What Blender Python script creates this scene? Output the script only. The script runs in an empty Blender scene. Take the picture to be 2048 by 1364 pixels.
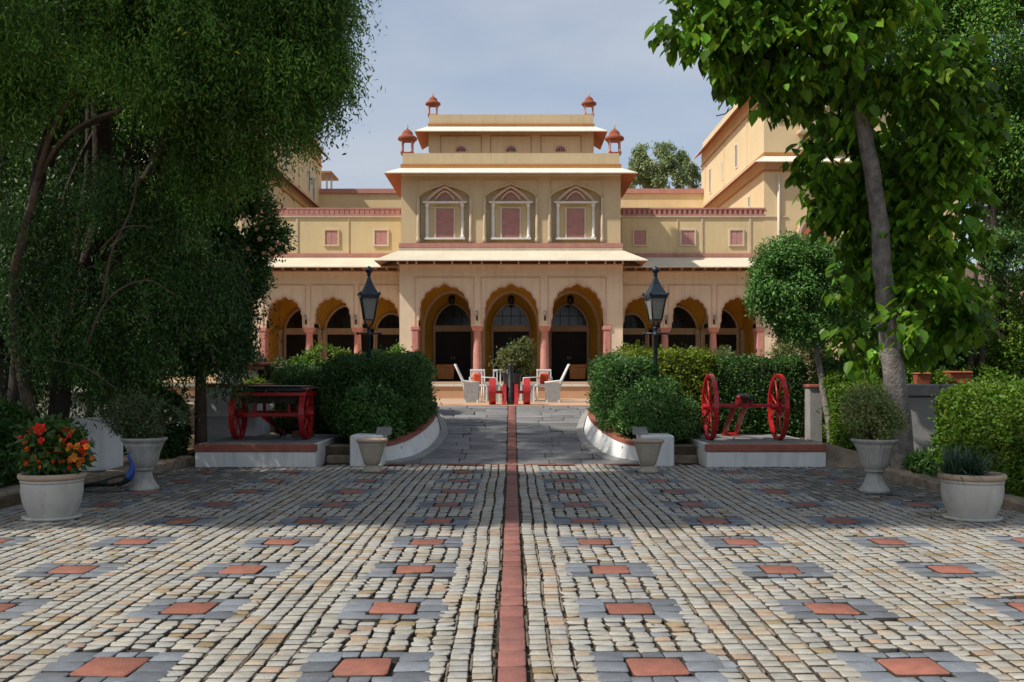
import bpy, math, random
import numpy as np

# ---------------------------------------------------------------- camera, sky, sun
S = bpy.context.scene
C = S.collection
FPX = 1991.0                 # focal length in photograph pixels
EYE = 1.6
cam_d = bpy.data.cameras.new("camera")
cam = bpy.data.objects.new("camera", cam_d); C.objects.link(cam)
cam.location = (0, 0, EYE); cam.rotation_euler = (math.radians(90), 0, 0)
cam_d.lens = 35.0; cam_d.sensor_width = 36.0
cam_d.shift_y = 66 / 2048
cam_d.clip_start = 0.05; cam_d.clip_end = 2000
S.camera = cam

SUN_EL = math.radians(50)
SUN_AZ = math.radians(24)     # angle of the sun towards the viewer, measured from -X
sdir = (-math.cos(SUN_EL)*math.cos(SUN_AZ), -math.cos(SUN_EL)*math.sin(SUN_AZ), math.sin(SUN_EL))

W = bpy.data.worlds.new("World"); S.world = W; W.use_nodes = True
nt = W.node_tree; nt.nodes.clear()
wout = nt.nodes.new("ShaderNodeOutputWorld")
bg = nt.nodes.new("ShaderNodeBackground"); bg.inputs[1].default_value = 0.122
sky = nt.nodes.new("ShaderNodeTexSky"); sky.sky_type = 'NISHITA'; sky.sun_disc = False
sky.sun_elevation = SUN_EL
sky.sun_rotation = math.atan2(sdir[0], sdir[1])
sky.air_density = 1.0; sky.dust_density = 1.2; sky.ozone_density = 1.0
tc = nt.nodes.new("ShaderNodeTexCoord")
mp = nt.nodes.new("ShaderNodeMapping"); mp.inputs['Scale'].default_value = (1.4, 1.4, 4.5)
mp.inputs['Location'].default_value = (0.35, 0.2, 0.1)
cn = nt.nodes.new("ShaderNodeTexNoise"); cn.inputs['Scale'].default_value = 1.6
cn.inputs['Detail'].default_value = 7; cn.inputs['Roughness'].default_value = 0.5
cr = nt.nodes.new("ShaderNodeValToRGB")
cr.color_ramp.elements[0].position = 0.40; cr.color_ramp.elements[0].color = (0.40,)*3+(1,)
cr.color_ramp.elements[1].position = 0.64; cr.color_ramp.elements[1].color = (1.0,)*3+(1,)
mx = nt.nodes.new("ShaderNodeMix"); mx.data_type = 'RGBA'
mx.inputs['B'].default_value = (3.8, 4.2, 4.85, 1)
nt.links.new(tc.outputs['Generated'], mp.inputs['Vector']); nt.links.new(mp.outputs[0], cn.inputs['Vector'])
nt.links.new(cn.outputs[0], cr.inputs[0]); nt.links.new(cr.outputs[0], mx.inputs['Factor'])
nt.links.new(sky.outputs[0], mx.inputs['A']); nt.links.new(mx.outputs['Result'], bg.inputs[0])
nt.links.new(bg.outputs[0], wout.inputs[0])

sl = bpy.data.lights.new("sun", 'SUN'); sl.energy = 4.0; sl.angle = math.radians(1.0); sl.color = (1, 0.945, 0.86)
so = bpy.data.objects.new("sun", sl); C.objects.link(so)
so.location = (-20, -10, 30)
from mathutils import Vector
so.rotation_euler = (-Vector(sdir)).to_track_quat('-Z', 'Y').to_euler()

S.view_settings.view_transform = 'Standard'; S.view_settings.look = 'None'
S.view_settings.exposure = 0.18; S.view_settings.gamma = 1
S.cycles.max_bounces = 7; S.cycles.diffuse_bounces = 4; S.cycles.transparent_max_bounces = 8

# ---------------------------------------------------------------- helpers
def X(px, Y): return (px - 1024.0) * Y / FPX
def Z(py, Y): return EYE + (748.0 - py) * Y / FPX

MATS = {}
def mat(name, col, rough=0.85, var=0.12, vscale=3.0, bump=0.15, bscale=30.0, spec=0.25, metal=0.0,
        col2=None, streak=0.0, dirt=None, dirt_amt=0.0, coat=0.0, attr=None, transl=0.0, attr_mix=0.0):
    m = bpy.data.materials.new(name); m.use_nodes = True; MATS[name] = m
    t = m.node_tree; N = t.nodes; L = t.links
    b = N['Principled BSDF']; out = N['Material Output']
    b.inputs['Roughness'].default_value = rough
    b.inputs['Metallic'].default_value = metal
    b.inputs['Specular IOR Level'].default_value = spec
    if coat: b.inputs['Coat Weight'].default_value = coat; b.inputs['Coat Roughness'].default_value = 0.15
    co = N.new('ShaderNodeTexCoord')
    n1 = N.new('ShaderNodeTexNoise'); n1.inputs['Scale'].default_value = vscale; n1.inputs['Detail'].default_value = 6
    n1.inputs['Roughness'].default_value = 0.65
    L.new(co.outputs['Object'], n1.inputs['Vector'])
    c2 = col2 if col2 else tuple(min(1, c*(1+var*0.8)) for c in col)
    c1 = tuple(c*(1-var) for c in col)
    rp = N.new('ShaderNodeValToRGB')
    rp.color_ramp.elements[0].position = 0.32; rp.color_ramp.elements[0].color = c1+(1,)
    rp.color_ramp.elements[1].position = 0.68; rp.color_ramp.elements[1].color = c2+(1,)
    L.new(n1.outputs[0], rp.inputs[0])
    cur = rp.outputs[0]
    if attr:
        a = N.new('ShaderNodeAttribute'); a.attribute_name = attr
        mm = N.new('ShaderNodeMix'); mm.data_type = 'RGBA'; mm.blend_type = 'MULTIPLY'; mm.inputs['Factor'].default_value = 1.0
        if attr_mix:
            L.new(a.outputs['Color'], mm.inputs['A'])
            g = N.new('ShaderNodeMix'); g.data_type = 'RGBA'; g.inputs['Factor'].default_value = attr_mix
            g.inputs['A'].default_value = (1, 1, 1, 1); L.new(cur, g.inputs['B']); L.new(g.outputs['Result'], mm.inputs['B'])
        else:
            L.new(cur, mm.inputs['A']); L.new(a.outputs['Color'], mm.inputs['B'])
        cur = mm.outputs['Result']
    if streak or dirt:
        ms = N.new('ShaderNodeMapping'); ms.inputs['Scale'].default_value = (5.0, 5.0, 0.45) if streak else (1.2, 1.2, 1.2)
        L.new(co.outputs['Object'], ms.inputs[0])
        n2 = N.new('ShaderNodeTexNoise'); n2.inputs['Scale'].default_value = 1.3; n2.inputs['Detail'].default_value = 8
        n2.inputs['Roughness'].default_value = 0.7
        L.new(ms.outputs[0], n2.inputs['Vector'])
        r2 = N.new('ShaderNodeValToRGB')
        r2.color_ramp.elements[0].position = 0.5; r2.color_ramp.elements[0].color = (0, 0, 0, 1)
        a_ = max(streak, dirt_amt)
        r2.color_ramp.elements[1].position = 0.75; r2.color_ramp.elements[1].color = (a_, a_, a_, 1)
        L.new(n2.outputs[0], r2.inputs[0])
        md = N.new('ShaderNodeMix'); md.data_type = 'RGBA'
        md.inputs['B'].default_value = (dirt if dirt else tuple(c*0.45 for c in col)) + (1,)
        L.new(r2.outputs[0], md.inputs['Factor']); L.new(cur, md.inputs['A']); cur = md.outputs['Result']
    L.new(cur, b.inputs['Base Color'])
    if bump:
        nb = N.new('ShaderNodeTexNoise'); nb.inputs['Scale'].default_value = bscale; nb.inputs['Detail'].default_value = 5
        L.new(co.outputs['Object'], nb.inputs['Vector'])
        bp = N.new('ShaderNodeBump'); bp.inputs['Strength'].default_value = bump; bp.inputs['Distance'].default_value = 0.02
        L.new(nb.outputs[0], bp.inputs['Height']); L.new(bp.outputs[0], b.inputs['Normal'])
    if transl:
        tr = N.new('ShaderNodeBsdfTranslucent'); L.new(cur, tr.inputs[0])
        br = N.new('ShaderNodeMixShader'); br.inputs[0].default_value = transl
        L.new(b.outputs[0], br.inputs[1]); L.new(tr.outputs[0], br.inputs[2]); L.new(br.outputs[0], out.inputs[0])
    return m

def tag(o, label=None, cat=None, group=None, kind=None):
    if label: o['label'] = label
    if cat: o['category'] = cat
    if group: o['group'] = group
    if kind: o['kind'] = kind
    return o

def thing(name, label, cat, loc=(0, 0, 0), group=None):
    o = bpy.data.objects.new(name, None); o.empty_display_size = 0.2
    C.objects.link(o); o.location = loc
    return tag(o, label, cat, group)

def origin_of(p):
    v = Vector((0, 0, 0))
    while p is not None: v += p.location; p = p.parent
    return v

class MB:
    """collects faces in world coordinates; build() writes one mesh object"""
    def __init__(s): s.v = []; s.f = []; s.m = []; s.sm = []
    def add(s, vs, fs, m=0, smooth=False):
        o = len(s.v); s.v += [tuple(map(float, q)) for q in vs]
        for f in fs: s.f.append(tuple(o+i for i in f)); s.m.append(m); s.sm.append(smooth)
        return s
    def box(s, x0, x1, y0, y1, z0, z1, m=0, bev=0.0):
        if bev <= 0:
            vs = [(x, y, z) for z in (z0, z1) for y in (y0, y1) for x in (x0, x1)]
            return s.add(vs, [(0, 2, 3, 1), (4, 5, 7, 6), (0, 1, 5, 4), (2, 6, 7, 3), (0, 4, 6, 2), (1, 3, 7, 5)], m)
        b = min(bev, (x1-x0)*.45, (y1-y0)*.45, (z1-z0)*.45)
        rings = []
        for z, i in ((z0, b), (z0+b, 0), (z1-b, 0), (z1, b)):
            xa, xb, ya, yb = x0+i, x1-i, y0+i, y1-i; k = b if i == 0 else b*0.4
            rings.append([(xa+k, ya, z), (xb-k, ya, z), (xb, ya+k, z), (xb, yb-k, z), (xb-k, yb, z), (xa+k, yb, z), (xa, yb-k, z), (xa, ya+k, z)])
        return s.loft(rings, m, cap=True)
    def loft(s, rings, m=0, cap=True, smooth=False, closed=True):
        n = len(rings[0]); vs = [p for r in rings for p in r]; fs = []
        for i in range(len(rings)-1):
            for j in range(n if closed else n-1):
                k = (j+1) % n
                fs.append((i*n+j, i*n+k, (i+1)*n+k, (i+1)*n+j))
        o = len(s.v)
        s.add(vs, fs, m, smooth)
        if cap:
            s.f.append(tuple(o+j for j in reversed(range(n)))); s.m.append(m); s.sm.append(False)
            b = o+(len(rings)-1)*n
            s.f.append(tuple(b+j for j in range(n))); s.m.append(m); s.sm.append(False)
        return s
    def lathe(s, cx, cy, prof, n=32, m=0, smooth=True, flute=0.0, nfl=0, cap=True, squash=1.0):
        rings = []
        for q in prof:
            r, z = q[0], q[1]; fl = flute if len(q) > 2 and q[2] else 0
            rings.append([(cx+math.cos(a)*(r*(1-fl*abs(math.cos(nfl*a/2)))), cy+squash*math.sin(a)*(r*(1-fl*abs(math.cos(nfl*a/2)))), z)
                          for a in (2*math.pi*i/n for i in range(n))])
        return s.loft(rings, m, cap, smooth)
    def tube(s, pts, rad, n=8, m=0, smooth=True, cap=True, flat=None):
        pts = [Vector(p) for p in pts]
        if not hasattr(rad, '__len__'): rad = [rad]*len(pts)
        rings = []; ref = None
        for i, p in enumerate(pts):
            a = pts[max(i-1, 0)]; b = pts[min(i+1, len(pts)-1)]
            d = (b-a).normalized() if (b-a).length > 1e-9 else Vector((0, 0, 1))
            if ref is None:
                ref = Vector((0, 0, 1)) if abs(d.z) < 0.9 else Vector((1, 0, 0))
            u = d.cross(ref).normalized(); w = u.cross(d).normalized(); ref = w
            fx = flat[i] if flat else 1.0
            rings.append([tuple(p + (u*math.cos(t)*fx + w*math.sin(t))*rad[i]) for t in (2*math.pi*k/n for k in range(n))])
        return s.loft(rings, m, cap, smooth)
    def ribbon(s, pts, w, y0, y1, m=0):
        """flat moulding following (x,z) points in the facade plane"""
        P = [Vector((p[0], p[1])) for p in pts]; L_ = []; R_ = []
        for i, p in enumerate(P):
            a = P[max(i-1, 0)]; b = P[min(i+1, len(P)-1)]
            d = (b-a); d = d.normalized() if d.length > 1e-9 else Vector((1, 0)); nn = Vector((-d.y, d.x))
            L_.append(p+nn*w/2); R_.append(p-nn*w/2)
        rings = [[(l.x, y0, l.y), (r.x, y0, r.y), (r.x, y1, r.y), (l.x, y1, l.y)] for l, r in zip(L_, R_)]
        return s.loft(rings, m)
    def archwall(s, curve, ztop, y0, y1, m=0, msof=1, back=True):
        """wall above an opening; curve = [(x,z)...] left to right"""
        for (xa, za), (xb, zb) in zip(curve[:-1], curve[1:]):
            if xb-xa > 1e-4:
                s.add([(xa, y0, za), (xb, y0, zb), (xb, y0, ztop), (xa, y0, ztop)], [(0, 1, 2, 3)], m)
                if back: s.add([(xa, y1, za), (xb, y1, zb), (xb, y1, ztop), (xa, y1, ztop)], [(3, 2, 1, 0)], msof)
            s.add([(xa, y0, za), (xb, y0, zb), (xb, y1, zb), (xa, y1, za)], [(3, 2, 1, 0)], msof)
        return s
    def build(s, name, mats, parent=None, kind=None, label=None, link=True):
        me = bpy.data.meshes.new(name)
        off = origin_of(parent)
        me.from_pydata([(a-off.x, b-off.y, c-off.z) for a, b, c in s.v], [], s.f)
        if not isinstance(mats, (list, tuple)): mats = [mats]
        for mm in mats: me.materials.append(MATS[mm] if isinstance(mm, str) else mm)
        me.polygons.foreach_set('material_index', s.m)
        me.polygons.foreach_set('use_smooth', s.sm)
        me.update()
        o = bpy.data.objects.new(name, me); C.objects.link(o)
        if parent is not None: o.parent = parent
        if kind: o['kind'] = kind
        if label: o['label'] = label
        return o

def kids(o): return [c for c in list(C.objects) if c.parent is o]
def copy_tree(o, parent=None, move=None):
    c = o.copy(); C.objects.link(c)
    c.parent = parent
    if move is not None: c.location = Vector(o.location)+Vector(move)
    for k in kids(o): copy_tree(k, c)
    return c

rng = np.random.default_rng(7)
def unit(n):
    v = rng.normal(size=(n, 3)); return v/np.linalg.norm(v, axis=1)[:, None]
def nrm(v): return v/np.maximum(np.linalg.norm(v, axis=1)[:, None], 1e-9)

def leaf_mesh(name, P, D, Nn, L, Wd, mats, parent=None, kind6=False, rnd=None, matidx=None, core=None, bright=(0.55, 1.35)):
    """one mesh of n leaves: P base, D direction, Nn normal, L length, Wd width"""
    n = len(P); D = nrm(D); sd = nrm(np.cross(D, Nn)); up = nrm(np.cross(sd, D))
    L = np.broadcast_to(np.asarray(L, float), (n,))[:, None]; Wd = np.broadcast_to(np.asarray(Wd, float), (n,))[:, None]
    if rnd is None: rnd = rng.random(n)
    off = np.array(origin_of(parent)); P = P-off
    if kind6:
        V = np.stack([P, P+D*L*.25+sd*Wd*.46+up*L*.05, P+D*L*.62+sd*Wd*.40+up*L*.03, P+D*L-up*L*.14,
                      P+D*L*.62-sd*Wd*.40+up*L*.03, P+D*L*.25-sd*Wd*.46+up*L*.05], 1)
        base = np.array([[0, 1, 2, 3], [0, 3, 4, 5]]); nv = 6
    else:
        V = np.stack([P, P+D*L*.45+sd*Wd*.5, P+D*L-up*L*.08, P+D*L*.45-sd*Wd*.5], 1)
        base = np.array([[0, 1, 2, 3]]); nv = 4
    F = (np.arange(n)*nv)[:, None, None]+base[None]
    F = F.reshape(-1); nf = n*len(base)
    verts = V.reshape(-1, 3)
    cv = []; cf = []
    if core is not None:
        cv = [tuple(np.array(q)-off) for q in core.v]; cf = core.f
    me = bpy.data.meshes.new(name)
    nvt = len(verts)+len(cv)
    me.vertices.add(nvt)
    allv = np.concatenate([verts, np.array(cv).reshape(-1, 3)]) if len(cv) else verts
    me.vertices.foreach_set('co', allv.astype(np.float32).ravel())
    ctot = [len(f) for f in cf]
    loops = np.concatenate([F, np.array([len(verts)+i for f in cf for i in f], dtype=np.int64)]) if cf else F
    me.loops.add(len(loops)); me.loops.foreach_set('vertex_index', loops.astype(np.int32))
    npoly = nf+len(cf); me.polygons.add(npoly)
    tot = np.concatenate([np.full(nf, 4), np.array(ctot, dtype=int)]) if cf else np.full(nf, 4)
    st = np.concatenate([[0], np.cumsum(tot)[:-1]])
    me.polygons.foreach_set('loop_start', st.astype(np.int32))
    if not isinstance(mats, (list, tuple)): mats = [mats]
    for mm in mats: me.materials.append(MATS[mm])
    mi = np.zeros(npoly, dtype=np.int32)
    if matidx is not None: mi[:nf] = np.repeat(matidx, len(base))
    if cf: mi[nf:] = len(mats)-1
    me.polygons.foreach_set('material_index', mi)
    me.update(calc_edges=True)
    a = me.attributes.new('tint', 'FLOAT_COLOR', 'FACE')
    b = bright[0]+(bright[1]-bright[0])*rnd
    hue = rng.random(n)
    colr = np.stack([b*(0.8+0.5*hue), b, b*(0.9-0.3*hue), np.ones(n)], 1)
    dry = rng.random(n) < .012; colr[dry, :3] *= np.array([2.6, 1.5, .7])      # yellowing leaves
    colr = np.repeat(colr, len(base), 0)
    if cf: colr = np.concatenate([colr, np.ones((len(cf), 4))])
    a.data.foreach_set('color', colr.astype(np.float32).ravel())
    o = bpy.data.objects.new(name, me); C.objects.link(o)
    if parent is not None: o.parent = parent
    return o

_ph = rng.random((6, 3))*6.28; _dr = unit(6)
def lump(P, s):
    f = np.zeros(len(P))
    for i in range(6): f += np.sin((P@_dr[i])*s*(1+.35*i)+_ph[i, 0])
    return f/6
def blob_pts(blobs, n, shell=0.5, gap=None, gs=3.0):
    """points through a crown built of overlapping ellipsoids, with holes"""
    B = np.array([b[:6] for b in blobs], float); w = (B[:, 3]*B[:, 4]*B[:, 5])**(2/3)
    if len(blobs[0]) > 6: w = w*np.array([b[6] for b in blobs])
    w = w/w.sum(); out = []; outd = []; tot = 0
    while tot < n:
        k = rng.choice(len(B), size=n, p=w); u = unit(n)
        rho = np.where(rng.random(n) < shell, 1-0.22*rng.random(n)**1.5, rng.random(n)**(1/3))
        rho = rho*(1+0.16*lump(u*3+k[:, None], 2.0))
        P = B[k, :3]+u*B[k, 3:6]*rho[:, None]
        if gap is not None:
            keep = lump(P, gs) > gap
            P, u = P[keep], u[keep]
        out.append(P); outd.append(u); tot += len(P)
    return np.concatenate(out)[:n], np.concatenate(outd)[:n]

def crown(name, blobs, nclust, k, size, L, Wd, mats, parent, shell=0.5, gap=None, gs=3.0, droop=0.3, kind6=False,
          core=None, bright=(0.55, 1.35), outward=0.7):
    Pc, U = blob_pts(blobs, nclust, shell, gap, gs)
    P = np.repeat(Pc, k, 0)+rng.normal(size=(nclust*k, 3))*size
    U = np.repeat(U, k, 0); n = len(P)
    D = nrm(U*outward+unit(n)*0.9+np.array([0, 0, -droop]))
    Nn = nrm(unit(n)*0.55+np.array([0, 0, 0.7])+U*0.5)
    Ls = L*(0.6+0.7*rng.random(n)); Ws = Wd*(0.7+0.5*rng.random(n))
    cl = np.repeat(rng.random(nclust), k)
    return leaf_mesh(name, P, D, Nn, Ls, Ws, mats, parent, kind6, rnd=np.clip(.5*cl+.5*rng.random(n), 0, 1), core=core, bright=bright)

def weep(name, blobs, nstr, m, seg, L, Wd, mats, parent, gap=None, gs=3.0, bright=(0.55, 1.35), core=None, spray=1):
    """hanging strands of fine leaves"""
    Pc, U = blob_pts(blobs, max(1, nstr//spray), 0.6, gap, gs)
    q_ = len(Pc); Pc = np.repeat(Pc, spray, 0)+rng.normal(size=(q_*spray, 3))*np.array([.15, .15, .09]); U = np.repeat(U, spray, 0); nstr = len(Pc)
    t = np.arange(m)[None, :, None]
    sw = rng.normal(size=(nstr, 1, 3))*0.22; sw[..., 2] = 0
    out = U[:, None, :]*0.5; out = out*np.array([1, 1, 0.3])
    Pp = Pc[:, None, :]+(sw+out)*seg*t*0.8+np.array([0, 0, -1.0])*seg*t*(0.75+0.03*t)
    P = Pp.reshape(-1, 3)+rng.normal(size=(nstr*m, 3))*0.02
    n = len(P)
    D = nrm(unit(n)*0.75+np.array([0, 0, -0.75]))
    Nn = nrm(unit(n)+np.array([0, 0, 0.3]))
    cl = np.repeat(np.repeat(rng.random(max(1, nstr//spray)), spray), m)[:n] if spray > 1 else np.repeat(rng.random(nstr), m)
    return leaf_mesh(name, P, D, Nn, L*(0.6+0.8*rng.random(n)), Wd*(0.7+0.6*rng.random(n)), mats, parent,
                     rnd=np.clip(.75*cl+.25*rng.random(n), 0, 1)**1.5, bright=bright, core=core)

def hedge_leaves(name, boxes, dens, L, Wd, mats, parent, bulge=0.08, bright=(0.5, 1.4), depth=0.07):
    """clipped hedge: leaves over the sides of rounded boxes, twiggy core inside"""
    core = MB(); Ps = []; Us = []
    for (x0, x1, y0, y1, z0, z1) in boxes:
        i = 0.16
        core.box(x0+i, x1-i, y0+i, y1-i, z0-0.02, z1-i, bev=0.12)
        dx, dy, dz = x1-x0, y1-y0, z1-z0
        areas = [dx*dz, dx*dz*0.5, dy*dz, dy*dz, dx*dy]
        for fi, A in enumerate(areas):
            n = int(A*dens); u = rng.random(n); v = rng.random(n)**0.9
            if fi == 0: P = np.stack([x0+u*dx, np.full(n, y0), z0+v*dz], 1); U = np.tile([0, -1, 0.], (n, 1))
            elif fi == 1: P = np.stack([x0+u*dx, np.full(n, y1), z0+v*dz], 1); U = np.tile([0, 1., 0], (n, 1))
            elif fi == 2: P = np.stack([np.full(n, x0), y0+u*dy, z0+v*dz], 1); U = np.tile([-1., 0, 0], (n, 1))
            elif fi == 3: P = np.stack([np.full(n, x1), y0+u*dy, z0+v*dz], 1); U = np.tile([1., 0, 0], (n, 1))
            else: P = np.stack([x0+u*dx, y0+v*dy, np.full(n, z1)], 1); U = np.tile([0, 0, 1.], (n, 1))
            # round the corners
            c = np.array([(x0+x1)/2, (y0+y1)/2, (z0+z1)/2]); h = np.array([dx, dy, dz])/2
            q = (P-c)/h; r = np.minimum(0.28, h.min()*0.6)
            ex = np.clip(np.abs(P-c)-(h-r), 0, None)
            le = np.linalg.norm(ex, axis=1); f = np.where(le > r, (le-r), 0)
            ud = np.sign(P-c)*ex/np.maximum(le, 1e-6)[:, None]
            ud[:, 2] = np.where(P[:, 2] < c[2], 0, ud[:, 2])
            P = P-ud*f[:, None]
            U = nrm(U*0.5+ud)
            P = P+U*((rng.random(n) < .05)*rng.random(n)*.13)[:, None]
            P = P+U*(lump(P, 4.0)*bulge+lump(P, 11.0)*bulge*0.5)[:, None]-U*(rng.random(n)**2*depth)[:, None]
            Ps.append(P); Us.append(U)
    P = np.concatenate(Ps); U = np.concatenate(Us); n = len(P)
    D = nrm(U*0.6+unit(n)*0.9+np.array([0, 0, 0.25])); Nn = nrm(U*0.9+unit(n)*0.8)
    if not isinstance(mats, (list, tuple)): mats = [mats]
    cl = np.clip(0.5+0.8*lump(P, 7.0), 0, 1)
    return leaf_mesh(name, P, D, Nn, L*(0.6+0.8*rng.random(n)), Wd*(0.7+0.6*rng.random(n)), list(mats)+['twig_core'], parent,
                     rnd=np.clip(.35*cl+.65*rng.random(n), 0, 1), core=core, bright=bright)

# ---------------------------------------------------------------- materials
mat('ochre_upper', (.64, .49, .29), var=.09, vscale=.8, streak=.34, dirt=(.36, .25, .12), bump=.06)
mat('peach_wall', (.79, .635, .46), var=.09, vscale=.8, streak=.34, dirt=(.38, .25, .14), bump=.06)
mat('wing_yellow', (.70, .54, .30), var=.08, vscale=.8, streak=.24, dirt=(.40, .28, .13), bump=.06)
mat('tower_cream', (.72, .55, .32), var=.06, vscale=.8, streak=.12, dirt=(.45, .32, .17), bump=.06)
mat('rose_trim', (.50, .235, .19), var=.15, vscale=3, streak=.3, dirt=(.22, .09, .06), bump=.1)
mat('rose_column', (.56, .26, .21), var=.16, vscale=4, streak=.3, dirt=(.30, .13, .09), bump=.15)
mat('shutter_rose', (.52, .26, .23), var=.12, vscale=6, bump=.1, bscale=60)
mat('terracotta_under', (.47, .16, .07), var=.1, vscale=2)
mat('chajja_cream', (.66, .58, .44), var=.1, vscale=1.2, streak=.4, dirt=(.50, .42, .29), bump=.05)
mat('eave_white', (.72, .67, .56), var=.1, vscale=1.5, streak=.4, dirt=(.35, .31, .25), bump=.05)
mat('moulding_cream', (.62, .50, .36), var=.1, vscale=3, streak=.3, dirt=(.36, .27, .19))
mat('moulding_rose', (.66, .45, .33), var=.1, vscale=3, streak=.3, dirt=(.34, .2, .14))
mat('moulding_white', (.76, .73, .66), var=.12, vscale=3, streak=.4, dirt=(.38, .33, .26))
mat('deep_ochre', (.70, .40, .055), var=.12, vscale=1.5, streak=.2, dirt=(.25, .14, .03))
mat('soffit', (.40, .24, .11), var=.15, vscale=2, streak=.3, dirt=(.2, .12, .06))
mat('grey_stone_dado', (.27, .22, .17), var=.2, vscale=4)
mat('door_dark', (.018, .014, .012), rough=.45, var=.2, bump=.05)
mat('door_frame', (.20, .15, .10), rough=.6, var=.2)
mat('dark_glass', (.018, .022, .022), rough=.12, var=.3, bump=.02, spec=.6)
mat('orange_line', (.47, .21, .07), var=.1)
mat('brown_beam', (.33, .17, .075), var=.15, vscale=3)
mat('red_dome', (.30, .085, .045), var=.2, vscale=8, streak=.3, dirt=(.25, .08, .04))
mat('floor_tan', (.50, .36, .25), var=.12, vscale=2, dirt=(.27, .18, .12), dirt_amt=.4)
mat('platform_peach', (.56, .33, .19), var=.08, vscale=2, dirt=(.36, .22, .14), dirt_amt=.35)
mat('white_paint', (.80, .785, .75), var=.06, vscale=2.5, streak=.45, dirt=(.30, .28, .24), bump=.12)
mat('red_coping', (.36, .125, .085), var=.18, vscale=5, dirt=(.2, .1, .07), dirt_amt=.5, bump=.2)
mat('plinth_top', (.24, .23, .215), var=.2, vscale=5, bump=.25, dirt=(.1, .1, .09), dirt_amt=.4)
mat('setts', (.9, .9, .9), rough=.75, var=.26, vscale=11, bump=.3, bscale=70, attr='tint', attr_mix=.9, dirt=(.10, .085, .065), dirt_amt=.48, spec=.3)
mat('mortar', (.035, .029, .022), var=.45, vscale=3, bump=.6, bscale=40, col2=(.12, .085, .05))
mat('ramp_slabs', (.9, .9, .9), rough=.75, var=.2, vscale=7, bump=.5, bscale=40, attr='tint', attr_mix=.9, dirt=(.09, .085, .075), dirt_amt=.4)
mat('soil', (.105, .07, .045), var=.35, vscale=4, bump=.8, bscale=20, col2=(.17, .12, .075))
mat('rough_kerb', (.30, .235, .17), var=.3, vscale=6, bump=.8, bscale=14, dirt=(.10, .08, .055), dirt_amt=.7)
mat('pot_white', (.52, .495, .44), var=.1, vscale=4, streak=.5, dirt=(.26, .22, .17), bump=.2)
mat('pot_rim', (.48, .36, .26), var=.12, vscale=6, dirt=(.3, .2, .14), dirt_amt=.5, bump=.2)
mat('urn_stone', (.44, .42, .37), var=.16, vscale=5, streak=.7, dirt=(.15, .14, .115), bump=.35)
mat('pot_sand', (.47, .40, .30), var=.12, vscale=6, streak=.35, dirt=(.28, .23, .17), bump=.35, bscale=60)
mat('terracotta', (.36, .10, .045), var=.2, vscale=6, bump=.2)
mat('red_paint', (.46, .012, .014), rough=.42, var=.25, vscale=6, bump=.08, spec=.5, coat=.3, dirt=(.16, .01, .008), dirt_amt=.4)
mat('gun_black', (.013, .013, .015), rough=.4, var=.3, vscale=8, bump=.2, spec=.5)
mat('lamp_iron', (.017, .030, .045), rough=.42, var=.3, vscale=10, bump=.15, spec=.5)
mat('lamp_glass', (.42, .40, .36), rough=.35, var=.15, vscale=12, bump=.1, spec=.5, transl=.35)
mat('chair_white', (.70, .70, .69), rough=.5, var=.1, vscale=8)
mat('wicker_grey', (.34, .34, .335), rough=.8, var=.3, vscale=30, bump=.6, bscale=70)
mat('wicker_orange', (.62, .28, .10), rough=.8, var=.3, vscale=30, bump=.6, bscale=70)
mat('cushion_red', (.55, .07, .02), rough=.8, var=.15)
mat('glass_top', (.33, .37, .37), rough=.1, var=.1, spec=.6)
mat('bark_grey', (.235, .205, .18), var=.45, vscale=7, bump=1.0, bscale=26, streak=.75, dirt=(.08, .065, .055))
mat('bark_brown', (.12, .085, .06), var=.4, vscale=5, bump=1.0, bscale=14)
mat('bark_dark', (.05, .038, .03), var=.3, vscale=5, bump=.8, bscale=14)
mat('twig_core', (.018, .022, .010), var=.4, vscale=9, bump=1.0, bscale=18)
mat('ruin_stone', (.40, .28, .22), var=.25, vscale=2.5, bump=.9, bscale=6, dirt=(.2, .13, .1), dirt_amt=.6)
mat('grey_plaster', (.30, .29, .27), var=.15, vscale=3, streak=.4, dirt=(.14, .13, .11), bump=.3)
def leafmat(name, col, rough=.5, transl=.3, spec=.35):
    return mat(name, col, rough=rough, var=.12, vscale=5, bump=0, attr='tint', transl=transl, spec=spec)
leafmat('leaf_weeping', (.085, .185, .035), transl=.3)
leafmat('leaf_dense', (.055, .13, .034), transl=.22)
leafmat('leaf_hedge', (.060, .145, .038), transl=.22)
leafmat('leaf_hedge_bright', (.110, .215, .022), transl=.3)
leafmat('leaf_lime', (.165, .235, .02), transl=.3)
leafmat('leaf_broad', (.10, .205, .022), rough=.38, transl=.48, spec=.4)
leafmat('leaf_grey', (.085, .125, .065), transl=.25)
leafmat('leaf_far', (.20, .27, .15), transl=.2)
leafmat('leaf_pale', (.16, .20, .085), transl=.3)
leafmat('petal_orange', (.75, .17, .03), rough=.6, transl=.3)
leafmat('petal_red', (.70, .045, .025), rough=.6, transl=.3)
leafmat('petal_pink', (.80, .50, .42), rough=.6, transl=.3)
leafmat('petal_white', (.75, .75, .72), rough=.6, transl=.3)
# ---------------------------------------------------------------- the ground
g = MB(); g.add([(-400, -200, -.06), (400, -200, -.06), (400, 800, -.06), (-400, 800, -.06)], [(0, 1, 2, 3)])
g.build('ground', 'soil', kind='structure')

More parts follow.
